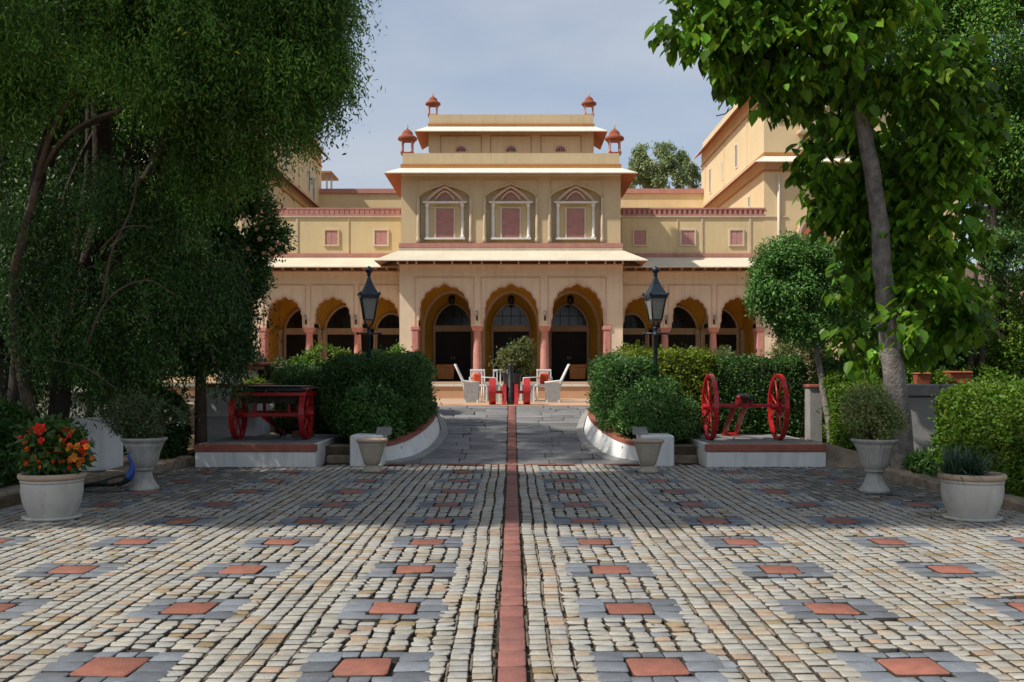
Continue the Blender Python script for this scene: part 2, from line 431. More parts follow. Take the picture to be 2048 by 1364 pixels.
def stones(name, cells, mats, base_poly, drop=0.034, xf=None):
    """cells: (cx,cy,hx,hy,colour,jit,top) -> rounded paving stones in one mesh"""
    cells = list(cells); n = len(cells)
    A = np.array([[c[0], c[1], c[2], c[3], c[5], c[6]] for c in cells]); col = np.array([c[4] for c in cells])
    ch = 0.13
    CH = np.array([c[7] if len(c) > 7 else ch for c in cells])
    oct_ = np.stack([np.stack([sx-sx*CH*k, sy-sy*CH*(1-k)], 1) for sx, sy, k in ((-1, -1, 1), (1, -1, 1), (1, -1, 0), (1, 1, 0), (1, 1, 1), (-1, 1, 1), (-1, 1, 0), (-1, -1, 0))], 1)
    r = rng.normal(size=(n, 4, 2))*A[:, 4][:, None, None]
    cidx = np.array([0, 1, 1, 2, 2, 3, 3, 0])
    topxy = A[:, None, 0:2]+oct_*A[:, None, 2:4]+r[:, cidx]
    inner = A[:, None, 0:2]+(topxy-A[:, None, 0:2])*(1-0.006/np.minimum(A[:, 2], A[:, 3]).clip(.02))[:, None, None]
    ztop = A[:, 5]+rng.normal(size=n)*.0016
    tilt = rng.normal(size=(n, 2))*.012
    zt = ztop[:, None]+((inner-A[:, None, 0:2])*tilt[:, None]).sum(2)
    V = np.concatenate([np.dstack([inner, zt]), np.dstack([topxy, zt-.005]), np.dstack([topxy, np.tile((A[:, 5]-drop)[:, None], (1, 8))])], 1)
    if xf is not None: V = xf(V)
    faces = [[0, 1, 2, 3, 4, 5, 6, 7]]; tot = [8]
    for ring in (0, 8):
        for j in range(8):
            k = (j+1) % 8; faces.append([ring+8+j, ring+8+k, ring+k, ring+j]); tot.append(4)
    fl = np.array([i for f in faces for i in f])
    me = bpy.data.meshes.new(name)
    verts = np.concatenate([V.reshape(-1, 3), np.array(base_poly, float)])
    loops = ((np.arange(n)*24)[:, None]+fl[None]).ravel()
    nb = len(base_poly)
    loops = np.concatenate([loops, np.arange(n*24, n*24+nb)])
    tots = np.concatenate([np.tile(tot, n), [nb]])
    me.vertices.add(len(verts)); me.vertices.foreach_set('co', verts.astype(np.float32).ravel())
    me.loops.add(len(loops)); me.loops.foreach_set('vertex_index', loops.astype(np.int32))
    me.polygons.add(len(tots)); me.polygons.foreach_set('loop_start', np.concatenate([[0], np.cumsum(tots)[:-1]]).astype(np.int32))
    for mm in mats: me.materials.append(MATS[mm])
    mi = np.zeros(len(tots), dtype=np.int32); mi[-1] = 1; me.polygons.foreach_set('material_index', mi)
    me.update(calc_edges=True)
    at = me.attributes.new('tint', 'FLOAT_COLOR', 'FACE')
    fc_ = np.repeat(np.concatenate([col, np.ones((n, 1))], 1)[:, None, :], len(tot), 1)
    fc_[:, 9:, :3] = fc_[:, 9:, :3]*.12+np.array([.03, .024, .016])      # stone sides coloured darker and browner, drawing the joint lines
    cc = np.concatenate([fc_.reshape(-1, 4), [[1, 1, 1, 1]]])
    at.data.foreach_set('color', cc.astype(np.float32).ravel())
    o = bpy.data.objects.new(name, me); C.objects.link(o); o['kind'] = 'structure'
    return o

R = random.Random(3)
def cream():
    t = R.random(); b = R.uniform(.86, 1.10)
    if t < .50: c = (.43, .40, .335)
    elif t < .78: c = (.40, .388, .35)
    elif t < .90: c = (.43, .355, .26)
    elif t < .96: c = (.42, .30, .21)
    elif t < .985: c = (.33, .25, .14)
    else: c = (.28, .29, .30)
    return tuple(v*b for v in c)
def slate():
    b = R.uniform(.7, 1.25); return (.19*b, .205*b, .225*b)
def brickred(b0=.85, b1=1.15):
    b = R.uniform(b0, b1); return (.30*b, .125*b, .10*b)

PX = 1.4/11; PY = 1.354/12
cells = []
Y0, Y1 = 3.2, 17.58
def panel_at(x, y):
    for s_ in (-1, 1):
        k = round((s_*x-.79)/1.4)
        if k < 0: continue
        cx = s_*(.80+1.4*k)
        j = round((y-5.455)/1.354); cy = 5.455+1.354*j
        if k == 3 and 10 < cy < 11.5: return False
        if abs(x-cx) < .375 and abs(y-cy) < .31: return True
    return False
def in_lane(x):
    for s_ in (-1, 1):
        k = round((s_*x-.79)/1.4)
        if k >= 0 and abs(x-s_*(.80+1.4*k)) < .40: return True
    return False
for side in (-1, 1):
    for i in range(0, 34):
        xj = side*(.10+PX*i); y = Y0
        while y < 10.5:
            ln = R.uniform(.05, .34)
            if R.random() < .62 and not in_lane(xj):
                b = R.uniform(.45, 1.25); cells.append((xj+R.uniform(-.002, .002)+.012*.6*math.sin(y*1.7+xj*.9), y+ln/2, .0085, ln/2, (.27*b, .215*b, .155*b), .002, -.006-.006*R.random(), .1))
            y += ln
    ncol = int(8.4/PX)
    for i in range(ncol):
        cx = side*(.10+PX*(i+.5)); lane = in_lane(cx)
        ph = R.uniform(-.1, .1) if not lane else (0.5*(i % 2)+R.uniform(-.1, .1))
        y = Y0+ph*PY; far = 1.0
        while y < Y1-.05:
            rough_ = abs(cx) > 3.9 and y > 12.5 and R.random() < .75
            ln = PY*((R.uniform(.975, 1.025) if not lane else R.uniform(.9, 1.1)) if not rough_ else R.uniform(1.1, 2.6))
            cy = y+ln/2
            wob = .012*math.sin(y*1.7+cx*.9)+.008*math.sin(y*4.1+i)
            if not panel_at(cx, cy):
                c = cream()
                if rough_:
                    b = R.uniform(.45, .75); c = (.36*b, .33*b, .28*b)
                gx = (.0115 if not lane else .009); cells.append((cx+wob*.6, cy, PX/2-gx, ln/2-.0105, c, .0028 if not lane else .008, 0.0, .07 if not lane else .22))
            y += ln
    for k in range(6):
        for j in range(-1, 9):
            pcx = side*(.80+1.4*k); pcy = 5.455+1.354*j
            if pcy > 17.2 or (k == 3 and 10 < pcy < 11.5): continue
            for sx in (-1, 1):
                for q in (-1, 0, 1):
                    cells.append((pcx+sx*.262, pcy+q*.19, .098, .085, slate(), .006, 0))
            for sy in (-1, 1):
                for q in (-1, 0, 1):
                    cells.append((pcx+q*.125, pcy+sy*.235, .058, .045, slate(), .004, 0))
            b = R.uniform(.8, 1.2)
            cells.append((pcx+R.uniform(-.01, .01), pcy, .150, .150, (.33*b, .125*b, .085*b), .009, .002))
y = Y0
while y < Y1:
    ln = R.uniform(.22, .34); cells.append((0, min(y+ln/2, Y1), .078, ln/2-.003, brickred(.85, 1.2), .002, .002)); y += ln
# red cross band
x = -2.7
while x < 2.7:
    ln = R.uniform(.35, .6); cells.append((x+ln/2, 17.70, ln/2-.004, .10, brickred(), .002, .002)); x += ln
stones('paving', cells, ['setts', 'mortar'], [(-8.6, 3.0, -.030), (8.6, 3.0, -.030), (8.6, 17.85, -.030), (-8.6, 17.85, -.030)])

# the ramp
RY0, RY1, RZ = 17.82, 24.0, .83
def rz(y): return max(0, (y-RY0)/(RY1-RY0)*RZ)
cells = []; y = RY0
while y < RY1-.02:
    ly = R.uniform(.26, .44); ly = min(ly, RY1-y)
    for side in (-1, 1):
        x = .095
        while x < 2.55:
            lx = R.uniform(.45, 1.0)
            if x+lx > 2.4: lx = 2.6-x
            b = R.uniform(.75, 1.2)
            cells.append((side*(x+lx/2), y+ly/2, lx/2-.005, ly/2-.005, (.235*b, .23*b, .225*b), .006, 0)); x += lx
    y += ly
y = RY0
while y < RY1-.02:
    ln = min(R.uniform(.25, .4), RY1-y); cells.append((0, y+ln/2, .085, ln/2-.003, brickred(.7, 1.0), .002, .003)); y += ln
def slope(V): V[..., 2] += (V[..., 1]-RY0)/(RY1-RY0)*RZ; return V
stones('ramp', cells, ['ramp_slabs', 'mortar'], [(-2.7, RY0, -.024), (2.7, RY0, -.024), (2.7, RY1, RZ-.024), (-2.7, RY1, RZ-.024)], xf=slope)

t_ = MB()
t_.box(-60, 60, 24.0, 90, -.5, .83)
t_.box(1.98, 60, 22.6, 24.0, -.5, .80); t_.box(-60, -1.98, 22.6, 24.0, -.5, .80)
t_.build('terrace', 'floor_tan', kind='structure')
t_ = MB(); t_.box(-1.93, 1.93, 24.0, 26.3, .70, .842)
t_.build('terrace_path', 'platform_peach', kind='structure')
b_ = MB()
for s_ in (-1, 1):
    xs = sorted((s_*2.0, s_*3.42)); b_.box(xs[0], xs[1], 18.1, 22.62, -.3, .28)
    xs = sorted((s_*3.42, s_*30)); b_.box(xs[0], xs[1], 20.05, 22.62, -.3, .30)
    xs = sorted((s_*6.05, s_*30)); b_.box(xs[0], xs[1], 4, 20.05, -.3, .10)
b_.build('planting_bed', 'soil', kind='structure')

# rough stone kerbs
def kerb(pts, h, w, label):
    m = MB(); rings = []
    rr = random.Random(len(pts)+int(h*100))
    P = []
    for (a, b) in zip(pts[:-1], pts[1:]):
        for t in np.linspace(0, 1, 14, endpoint=False): P.append((a[0]+(b[0]-a[0])*t, a[1]+(b[1]-a[1])*t))
    P.append(pts[-1])
    for (x, y) in P:
        hh = h*rr.uniform(.8, 1.15); j = rr.uniform(-.015, .015)
        rings.append([(x-w/2+j, y, -.04), (x-w/2+j, y, hh*.8), (x-w*.3+j, y, hh), (x+w*.3, y, hh), (x+w/2, y, hh*.8), (x+w/2, y, -.04)])
    m.loft(rings); o = m.build('kerb', 'rough_kerb'); tag(o, label, 'kerb')
kerb([(-6.45, 9), (-6.35, 12.5), (-5.9, 16.2), (-5.75, 17.6)], .15, .28, 'rough stone kerb along the left garden bed beside the peacock')
kerb([(6.05, 9), (5.98, 11.7), (5.92, 13.6), (5.85, 15.9)], .14, .26, 'rough stone kerb in front of the bright green clipped hedge')
m = MB(); m.loft([[(5.42, 17.2, -.05), (5.42, 17.3, .36), (5.45, 18.4, .40), (5.45, 18.5, -.05)],
                  [(5.85, 17.0, -.05), (5.85, 17.15, .27), (5.9, 18.2, .30), (5.9, 18.3, -.05)],
                  [(6.25, 16.6, -.05), (6.25, 16.8, .14), (6.3, 17.6, .18), (6.3, 17.7, -.05)]])
tag(m.build('rubble_slope', 'rough_kerb'), 'sloping orange brown rubble ramp at the right end of the right plinth', 'rubble')

# ---------------------------------------------------------------- curved planter walls
BASE = [(2.45, 17.66), (2.12, 17.84), (1.78, 18.2), (1.60, 18.75), (1.50, 19.3), (1.44, 20.0), (1.44, 20.7), (1.51, 21.4), (1.62, 22.2), (1.76, 23.1), (1.88, 24.0)]
TOP = [(2.40, 17.74, .33), (2.16, 17.92, .365), (1.93, 18.35, .43), (1.81, 18.85, .495), (1.72, 19.4, .56), (1.66, 20.05, .63), (1.64, 20.75, .685), (1.66, 21.45, .735), (1.71, 22.2, .785), (1.80, 23.1, .835), (1.90, 24.05, .875)]
def smooth_pts(P, n=4):
    P = [np.array(p, float) for p in P]; out = []
    for i in range(len(P)-1):
        p0 = P[max(i-1, 0)]; p1 = P[i]; p2 = P[i+1]; p3 = P[min(i+2, len(P)-1)]
        for t in np.arange(n)/n:
            out.append(.5*((2*p1)+(-p0+p2)*t+(2*p0-5*p1+4*p2-p3)*t*t+(-p0+3*p1-3*p2+p3)*t**3))
    out.append(P[-1]); return out
BS = smooth_pts(BASE); TS = smooth_pts(TOP)
for s_, side, sw in ((-1, 'left', 'left'), (1, 'right', 'right')):
    t = thing('planter_wall', f'low white curved wall with red coping flaring beside the {side} of the ramp', 'garden wall', (s_*2.0, 18.5, 0), 'curved walls flanking the ramp')
    w = MB(); cp = MB(); gt = MB(); r1 = []; r2 = []; r3 = []
    for b, q in zip(BS, TS):
        zb = rz(b[1])
        r1.append([(s_*b[0], b[1], zb-.1), (s_*q[0], q[1], q[2]-.05), (s_*(q[0]+.17), q[1]+.05, q[2]-.05), (s_*(q[0]+.17), q[1]+.05, -.1)])
        r2.append([(s_*(q[0]-.015), q[1], q[2]-.05), (s_*(q[0]-.015), q[1], q[2]), (s_*(q[0]+.20), q[1]+.06, q[2]), (s_*(q[0]+.20), q[1]+.06, q[2]-.05)])
        f = min(1, max(0, (24.0-b[1])/1.5))
        r3.append([(s_*(b[0]-.10*f-.01), b[1]-.01, zb-.05), (s_*(b[0]-.10*f-.005), b[1]-.01, zb+.025), (s_*(b[0]+.04), b[1]+.03, zb+.055), (s_*(b[0]+.05), b[1]+.03, zb-.05)])
    w.loft(r1); w.box(*sorted((s_*2.26, s_*2.82)), 17.30, 18.12, -.02, .53, bev=.02); w.build('wall', 'white_paint', t)
    cp.loft(r2); cp.build('coping', 'red_coping', t)
    gt.loft(r3); gt.build('gutter', 'grey_plaster', t)
    pl = MB(); pl.add([(s_*2.14, 17.52, .53), (s_*2.40, 17.52, .53), (s_*2.40, 17.72, .66), (s_*2.14, 17.72, .66), (s_*2.14, 17.74, .53), (s_*2.40, 17.74, .53)],
                      [(0, 1, 2, 3), (0, 3, 4), (1, 5, 2), (3, 2, 5, 4), (0, 4, 5, 1)] if s_ > 0 else [(3, 2, 1, 0), (4, 3, 0), (2, 5, 1), (4, 5, 2, 3), (1, 5, 4, 0)])
    o = pl.build('stone_plaque', 'plinth_top', None); tag(o, f'small sloping grey stone plaque at the foot of the {side} street lamp', 'plaque', 'stone plaques behind the tapered pots')

# ---------------------------------------------------------------- plinths
def plinth(s_, side):
    x0, x1 = sorted((s_*3.36 + (-.03 if s_ < 0 else 0), s_*5.46 if s_ < 0 else s_*5.41))
    t = thing('display_plinth', f'low white plinth with red band under the {"dark topped red cart" if s_<0 else "red two wheeled field gun"}', 'plinth', ((x0+x1)/2, 17.2, 0), 'plinths beside the ramp')
    m = MB(); m.box(x0, x1, 17.15, 20.0, -.03, .255, bev=.01); m.build('base', 'white_paint', t)
    m = MB(); m.box(x0-.012, x1+.012, 17.135, 17.30, .258, .385, bev=.008); m.build('red_band', 'red_coping', t)
    m = MB(); m.box(x0, x1, 17.302, 20.0, .256, .387, bev=.01); m.build('upper_block', 'white_paint', t)
    m = MB(); m.box(x0+.06, x1-.06, 17.31, 19.95, .387, .393); m.build('stone_top', 'plinth_top', t)
plinth(-1, 'left'); plinth(1, 'right')
for s_, side in ((-1, 'left'), (1, 'right')):
    m = MB(); xs = sorted((s_*2.84, s_*3.34))
    m.box(xs[0], xs[1], 17.9, 18.15, -.02, .13, bev=.02); m.box(xs[0], xs[1], 18.16, 18.6, -.02, .30, bev=.02)
    tag(m.build('stone_step', 'rough_kerb'), f'worn tan stone step between the {side} plinth and the curved wall', 'step', 'steps beside the plinths')

# left garden piers and walls
t = thing('wall_pier', 'stepped white garden pier with red coping behind the dark topped red cart', 'pier', (-5.4, 20, 0))
m = MB(); m.box(-6.02, -5.0, 19.4, 20.6, .1, 1.335, bev=.02); m.box(-6.06, -4.97, 19.36, 19.44, .75, .80, bev=.01); m.build('pier', 'white_paint', t)
m = MB(); m.box(-6.06, -4.9, 19.36, 20.64, 1.336, 1.41, bev=.01); m.build('coping', 'red_coping', t)
t = thing('gate_pier', 'white pier with broad red capping behind the lower stepped pier', 'pier', (-6.1, 22, 0))
m = MB(); m.box(-6.45, -5.75, 21.9, 22.6, .3, 1.70, bev=.02); m.build('pier', 'white_paint', t)
m = MB(); m.box(-6.62, -5.58, 21.75, 22.7, 1.70, 1.80, bev=.02); m.box(-6.7, -5.5, 21.68, 22.75, 1.80, 1.86, bev=.01); m.build('capping', 'red_coping', t)
m = MB(); pts = []
for i in range(13):
    a = math.radians(200+i*11); pts.append((-7.0+.95*math.cos(a)*1.0, 16.2+.9*math.sin(a)))
rings = [[(x, y, .05), (x, y, .92), (x+.12*math.copysign(1, -(x+7)), y+.14, .92), (x+.12*math.copysign(1, -(x+7)), y+.14, .05)] for x, y in pts]
m.loft(rings); tag(m.build('curved_screen_wall', 'white_paint'), 'low curved white plaster wall between the orange flower pot and the urn', 'garden wall')
t = thing('gate_post', 'pale square gate posts with a cap seen past the orange flowers', 'gate post', (-9.2, 19.5, 0))
m = MB(); m.box(-9.35, -8.55, 20, 20.6, .1, 1.22, bev=.02); m.build('post', 'grey_plaster', t)
m = MB(); m.box(-9.45, -8.45, 19.9, 20.7, 1.22, 1.34, bev=.02); m.build('cap', 'white_paint', t)
m = MB(); m.box(-8.5, -7.95, 20.2, 20.5, .1, 1.15, bev=.02)
tag(m.build('garden_pier', 'white_paint'), 'slim white pier just right of the pale gate posts', 'pier')
m = MB()
for zz in np.arange(.3, 1.3, .12): m.box(-12.5, -9.5, 20.3, 20.33, zz, zz+.035)
for xx in (-12.4, -11.4, -10.4, -9.6): m.box(xx, xx+.06, 20.27, 20.30, .1, 1.35)
tag(m.build('rail_fence', 'grey_plaster'), 'pale horizontal rail fence beyond the dark hedge at far left', 'fence')

# right walls
m = MB(); m.box(5.73, 6.0, 19.2, 19.5, .1, 1.34, bev=.02)
tt = thing('mossy_pier', 'mossy grey garden pier beside the leaning slender tree', 'pier', (5.9, 19, 0)); m.build('pier', 'grey_plaster', tt)
m = MB(); m.box(5.70, 6.03, 19.16, 19.54, 1.34, 1.40, bev=.01); m.build('cap', 'red_coping', tt)
tt = thing('retaining_wall', 'grey stone retaining wall with slab coping behind the broad leaved tree', 'wall', (8, 17.5, 0))
m = MB(); m.box(6.9, 14, 17.6, 18.0, .0, 1.2, bev=.02); m.build('wall', 'grey_plaster', tt)
m = MB()
xx = 6.85
while xx < 14: m.box(xx, xx+.68, 17.5, 18.1, 1.21, 1.42, bev=.02); xx += .70
m.build('coping', 'plinth_top', tt)
# ---------------------------------------------------------------- the palace
YC, YW = 33.0, 34.5
AX = 1022.5                               # symmetry axis in photograph pixels
X0 = X(AX, YC)
def cx_(px, Y=YC): return X(px, Y)
palace = thing('palace', 'ochre yellow two storey palace with scalloped arcade, cream awnings and flanking towers', 'palace', (X0, YC, .83))
FL = 1.34                                 # veranda floor

def cusped(xa, xb, zs, za, n=9, d=.05, vert=.20, N=110, bump=.06):
    xc = (xa+xb)/2; Rr = (xb-xa)/2; zc = zs+vert*(za-zs); H = za-zc
    pts = [(xa, zs), (xa, zs+.35*(zc-zs)), (xa, zs+.6*(zc-zs))]
    arr = []
    for i in range(N+1):
        th = math.pi*(1-i/N); sc = abs(math.sin(n*th+ (0 if n % 2 else math.pi/2)))
        q = d*(sc**.6-1)
        xx = xc+(Rr+q)*math.copysign(abs(math.cos(th))**.78, math.cos(th)); zz = zc+(H*(1-bump)+q)*math.sin(th)**.97
        zz += H*bump*math.exp(-((xx-xc)/(Rr*.12))**2)
        arr.append([xx, zz])
    for i in range(1, len(arr)): arr[i][0] = max(arr[i][0], arr[i-1][0])
    for a in arr: a[0] = min(max(a[0], xa), xb)
    pts += [tuple(a) for a in arr]
    pts += [(xb, zs+.6*(zc-zs)), (xb, zs+.35*(zc-zs)), (xb, zs)]
    return pts
def pointed(xc, r, zs, za, N=28, p=.8, sh=1.0):
    pts = []
    for i in range(N+1):
        u = -1+2*i/N; pts.append((xc+r*u, zs+(za-zs)*((1-abs(u)**(1.95*sh))**(p*.86))))
    return pts

def column(xc, Y, zb, zt, r, parent, name='column'):
    """lotus column: base, tapering shaft, bracket capital"""
    m = MB()
    m.box(xc-r*1.45, xc+r*1.45, Y-r*1.45, Y+r*1.45, zb, zb+.10, bev=.015)
    m.lathe(xc, Y, [(r*1.35, zb+.10), (r*1.45, zb+.18), (r*1.25, zb+.30), (r*.95, zb+.36), (r*1.1, zb+.40), (r*1.02, zb+.46),
                    (r*1.0, zb+.9), (r*.92, zt-.50), (r*.82, zt-.22), (r*.95, zt-.20), (r*.95, zt-.17)], n=16)
    c = MB()
    c.loft([[(xc-a, Y-b, z), (xc+a, Y-b, z), (xc+a, Y+b, z), (xc-a, Y+b, z)] for a, b, z in
            ((r*.95, r*.95, zt-.17), (r*1.2, r*1.2, zt-.12), (r*1.25, r*1.3, zt-.09), (r*1.45, r*1.5, zt-.03), (r*1.5, r*1.55, zt))])
    o = m.build(name, 'rose_column', parent); c.build('capital', 'rose_column', o)
    return o

def mir(px): return 2*AX-px
# ---- central lower storey
zsC = Z(652, YC); zaC = Z(567.5, YC); ztopC = Z(531, YC)
TH = .5
walls = MB()
bays = [(837, 942), (967, 1077.5), (1102, 1207)]
edges = [799]+[e for b in bays for e in b]+[1245]
walls.box(X(799, YC), X(824, YC), YC, YC+TH, FL-.6, ztopC, 0)
walls.box(X(1221, YC), X(1245.5, YC), YC, YC+TH, FL-.6, ztopC, 0)
walls.box(X(824, YC), X(837, YC), YC, YC+TH, zsC, ztopC, 0)
walls.box(X(1207, YC), X(1221, YC), YC, YC+TH, zsC, ztopC, 0)
for (a, b) in ((942, 967), (1077.5, 1102)): walls.box(X(a, YC), X(b, YC), YC, YC+TH, zsC, ztopC, 0)
for a, b in bays: walls.archwall(cusped(X(a, YC), X(b, YC), zsC, zaC), ztopC, YC, YC+TH, 0, 1)
# sides of the projecting block
walls.box(X(799, YC), X(803, YC), YC+TH, YC+5.2, FL-.6, ztopC, 0); walls.box(X(1241, YC), X(1245.5, YC), YC+TH, YC+5.2, FL-.6, ztopC, 0)
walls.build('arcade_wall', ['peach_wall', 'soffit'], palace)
for px_ in (954.5, 1089.7): column(X(px_, YC), YC+.25, FL, zsC, .145, palace)
for px_, s_ in ((830, -1), (1214.5, 1)):
    m = MB(); xc = X(px_, YC); m.box(xc-.11, xc+.11, YC-.03, YC+TH+.02, FL, zsC-.14, bev=.02)
    m.box(xc-.15, xc+.15, YC-.05, YC+TH+.04, zsC-.14, zsC, bev=.02); m.box(xc-.14, xc+.14, YC-.05, YC+TH+.03, FL-.1, FL+.25, bev=.02)
    m.build('pilaster', 'rose_column', palace)
# raised panel mouldings round each arch + wall lamps
def panel_frame(xa, xb, zb, zt, Y, w=.035, m=None, mt='moulding_rose'):
    m = MB(); m.box(xa-w, xa, Y-.02, Y+.01, zb, zt); m.box(xb, xb+w, Y-.02, Y+.01, zb, zt); m.box(xa-w, xb+w, Y-.022, Y+.01, zt, zt+w)
    return m.build('panel_moulding', mt, palace)
for a, b in ((831, 946.5), (963.5, 1079), (1097, 1211)): panel_frame(X(a, YC), X(b, YC), zsC+.02, Z(556.5, YC), YC)
def arch_trim(curve, Y, w=.05, mt='moulding_rose', name='arch_trim'):
    m = MB(); m.ribbon(curve, w, Y-.025, Y+.02); return m.build(name, mt, palace)
for a, b in bays: arch_trim(cusped(X(a, YC)-.02, X(b, YC)+.02, zsC, zaC+.03), YC, .045)
def sconce(x, Y, z):
    m = MB(); m.box(x-.03, x+.03, Y-.02, Y, z-.12, z+.1); m.tube([(x, Y-.02, z), (x, Y-.10, z-.02), (x, Y-.13, z+.04)], .012, 6)
    o = m.build('wall_lamp', 'gun_black', palace)
    q = MB(); q.lathe(x, Y-.13, [(.02, z+.03), (.05, z+.06), (.06, z+.14), (.045, z+.19), (.01, z+.21)], 10); q.build('lamp_globe', 'lamp_glass', o)
for px_ in (954, 1090): sconce(X(px_, YC), YC, Z(634, YC))
for px_ in (612, 712, 1332, 1428): sconce(X(px_, YW), YW, Z(642, YW))

# ---- veranda interiors
def door_set(xc, Y, r, zs, za, zdoor, parent, zb=FL, wdoor=None, mul=True, knob=True):
    wd = wdoor or r
    t = MB(); t.ribbon(pointed(xc, r+.04, zs, za+.04), .07, Y-.03, Y+.03)
    t.box(xc-r-.08, xc-r, Y-.03, Y+.04, zb, zs); t.box(xc+r, xc+r+.08, Y-.03, Y+.04, zb, zs)
    t.box(xc-r, xc+r, Y-.02, Y+.05, zdoor, zs)
    d = t.build('door', ['moulding_cream'], parent)
    f = MB(); cv = pointed(xc, r, zs, za); f.add([(x, Y+.03, z) for x, z in cv]+[(xc+r, Y+.03, zs), (xc-r, Y+.03, zs)], [tuple(range(len(cv)+2))])
    fo = f.build('fanlight', 'dark_glass', d)
    b = MB()
    for a in (-.5, 0, .5): b.box(xc+a*r-.012, xc+a*r+.012, Y+.005, Y+.025, zs, zs+(za-zs)*(.97-.5*abs(a)))
    b.box(xc-r*.85, xc+r*.85, Y+.004, Y+.024, zs+(za-zs)*.45, zs+(za-zs)*.45+.025); b.build('glazing_bars', 'door_dark', d)
    for s_ in (-1, 1):
        l = MB(); x0, x1 = sorted((xc, xc+s_*r)); l.box(x0+.004, x1-.004, Y+.03, Y+.08, zb, zdoor)
        x0 += .05; x1 -= .05
        zz = zb+.12
        for hh in (.55, .9):
            l.box(x0+.03, x1-.03, Y+.015, Y+.031, zz, min(zz+hh, zdoor-.1)); zz += hh+.1
        lo = l.build('door_leaf', 'door_dark', d)
        if knob:
            k = MB(); k.lathe(xc+s_*.05, Y+.0, [(.012, zb+.82), (.016, zb+.86), (.012, zb+.92)], 8); k.build('handle', 'chair_white', lo)
    return d
inn = MB(); YB = 37.7
# back wall centre with outlined arches
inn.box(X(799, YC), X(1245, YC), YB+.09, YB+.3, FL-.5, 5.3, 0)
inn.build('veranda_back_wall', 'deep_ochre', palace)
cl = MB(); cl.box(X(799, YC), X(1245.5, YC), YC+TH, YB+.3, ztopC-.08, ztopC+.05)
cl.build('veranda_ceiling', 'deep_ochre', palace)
for px_ in (889.5, 1022.2, 1154.5):
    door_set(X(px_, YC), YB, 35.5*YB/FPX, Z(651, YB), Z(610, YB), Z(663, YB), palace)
    xc = X(px_, YC)
    a = MB(); YI = 36.3; r = 1.0; zs = Z(652, YI); za = Z(584, YI)
    cv = pointed(xc, r, zs, za, p=.72)
    hw = X(1089.5, YC)/2-X(954.5, YC)/2 if True else 1.1
    a.box(xc-hw, xc-r, YI, YI+.35, FL, ztopC-.08, 0); a.box(xc+r, xc+hw, YI, YI+.35, FL, ztopC-.08, 0)
    a.archwall(cv, ztopC-.08, YI, YI+.35, 0, 0)
    a.build('inner_arch', ['deep_ochre'], palace)
    b = MB(); b.ribbon([(xc-r, FL)]+cv+[(xc+r, FL)], .10, YI-.03, YI+.0); b.build('inner_arch_trim', 'moulding_cream', palace)
    b = MB(); b.box(xc-hw, xc-r-.06, YI-.015, YI, FL, Z(733, YI)); b.box(xc+r+.06, xc+hw, YI-.015, YI, FL, Z(733, YI)); b.build('dado', 'grey_stone_dado', palace)
    o = MB(); zc = Z(598, 37)
    o.box(xc-.12, xc+.12, 36.95, 37.0, zc-.02, zc+.02)
    o.lathe(xc, 36.8, [(.02, zc+.45), (.01, zc+.12), (.10, zc+.1), (.13, zc), (.11, zc-.16), (.03, zc-.22)], 8)
    o.build('hanging_lantern', 'gun_black', palace)
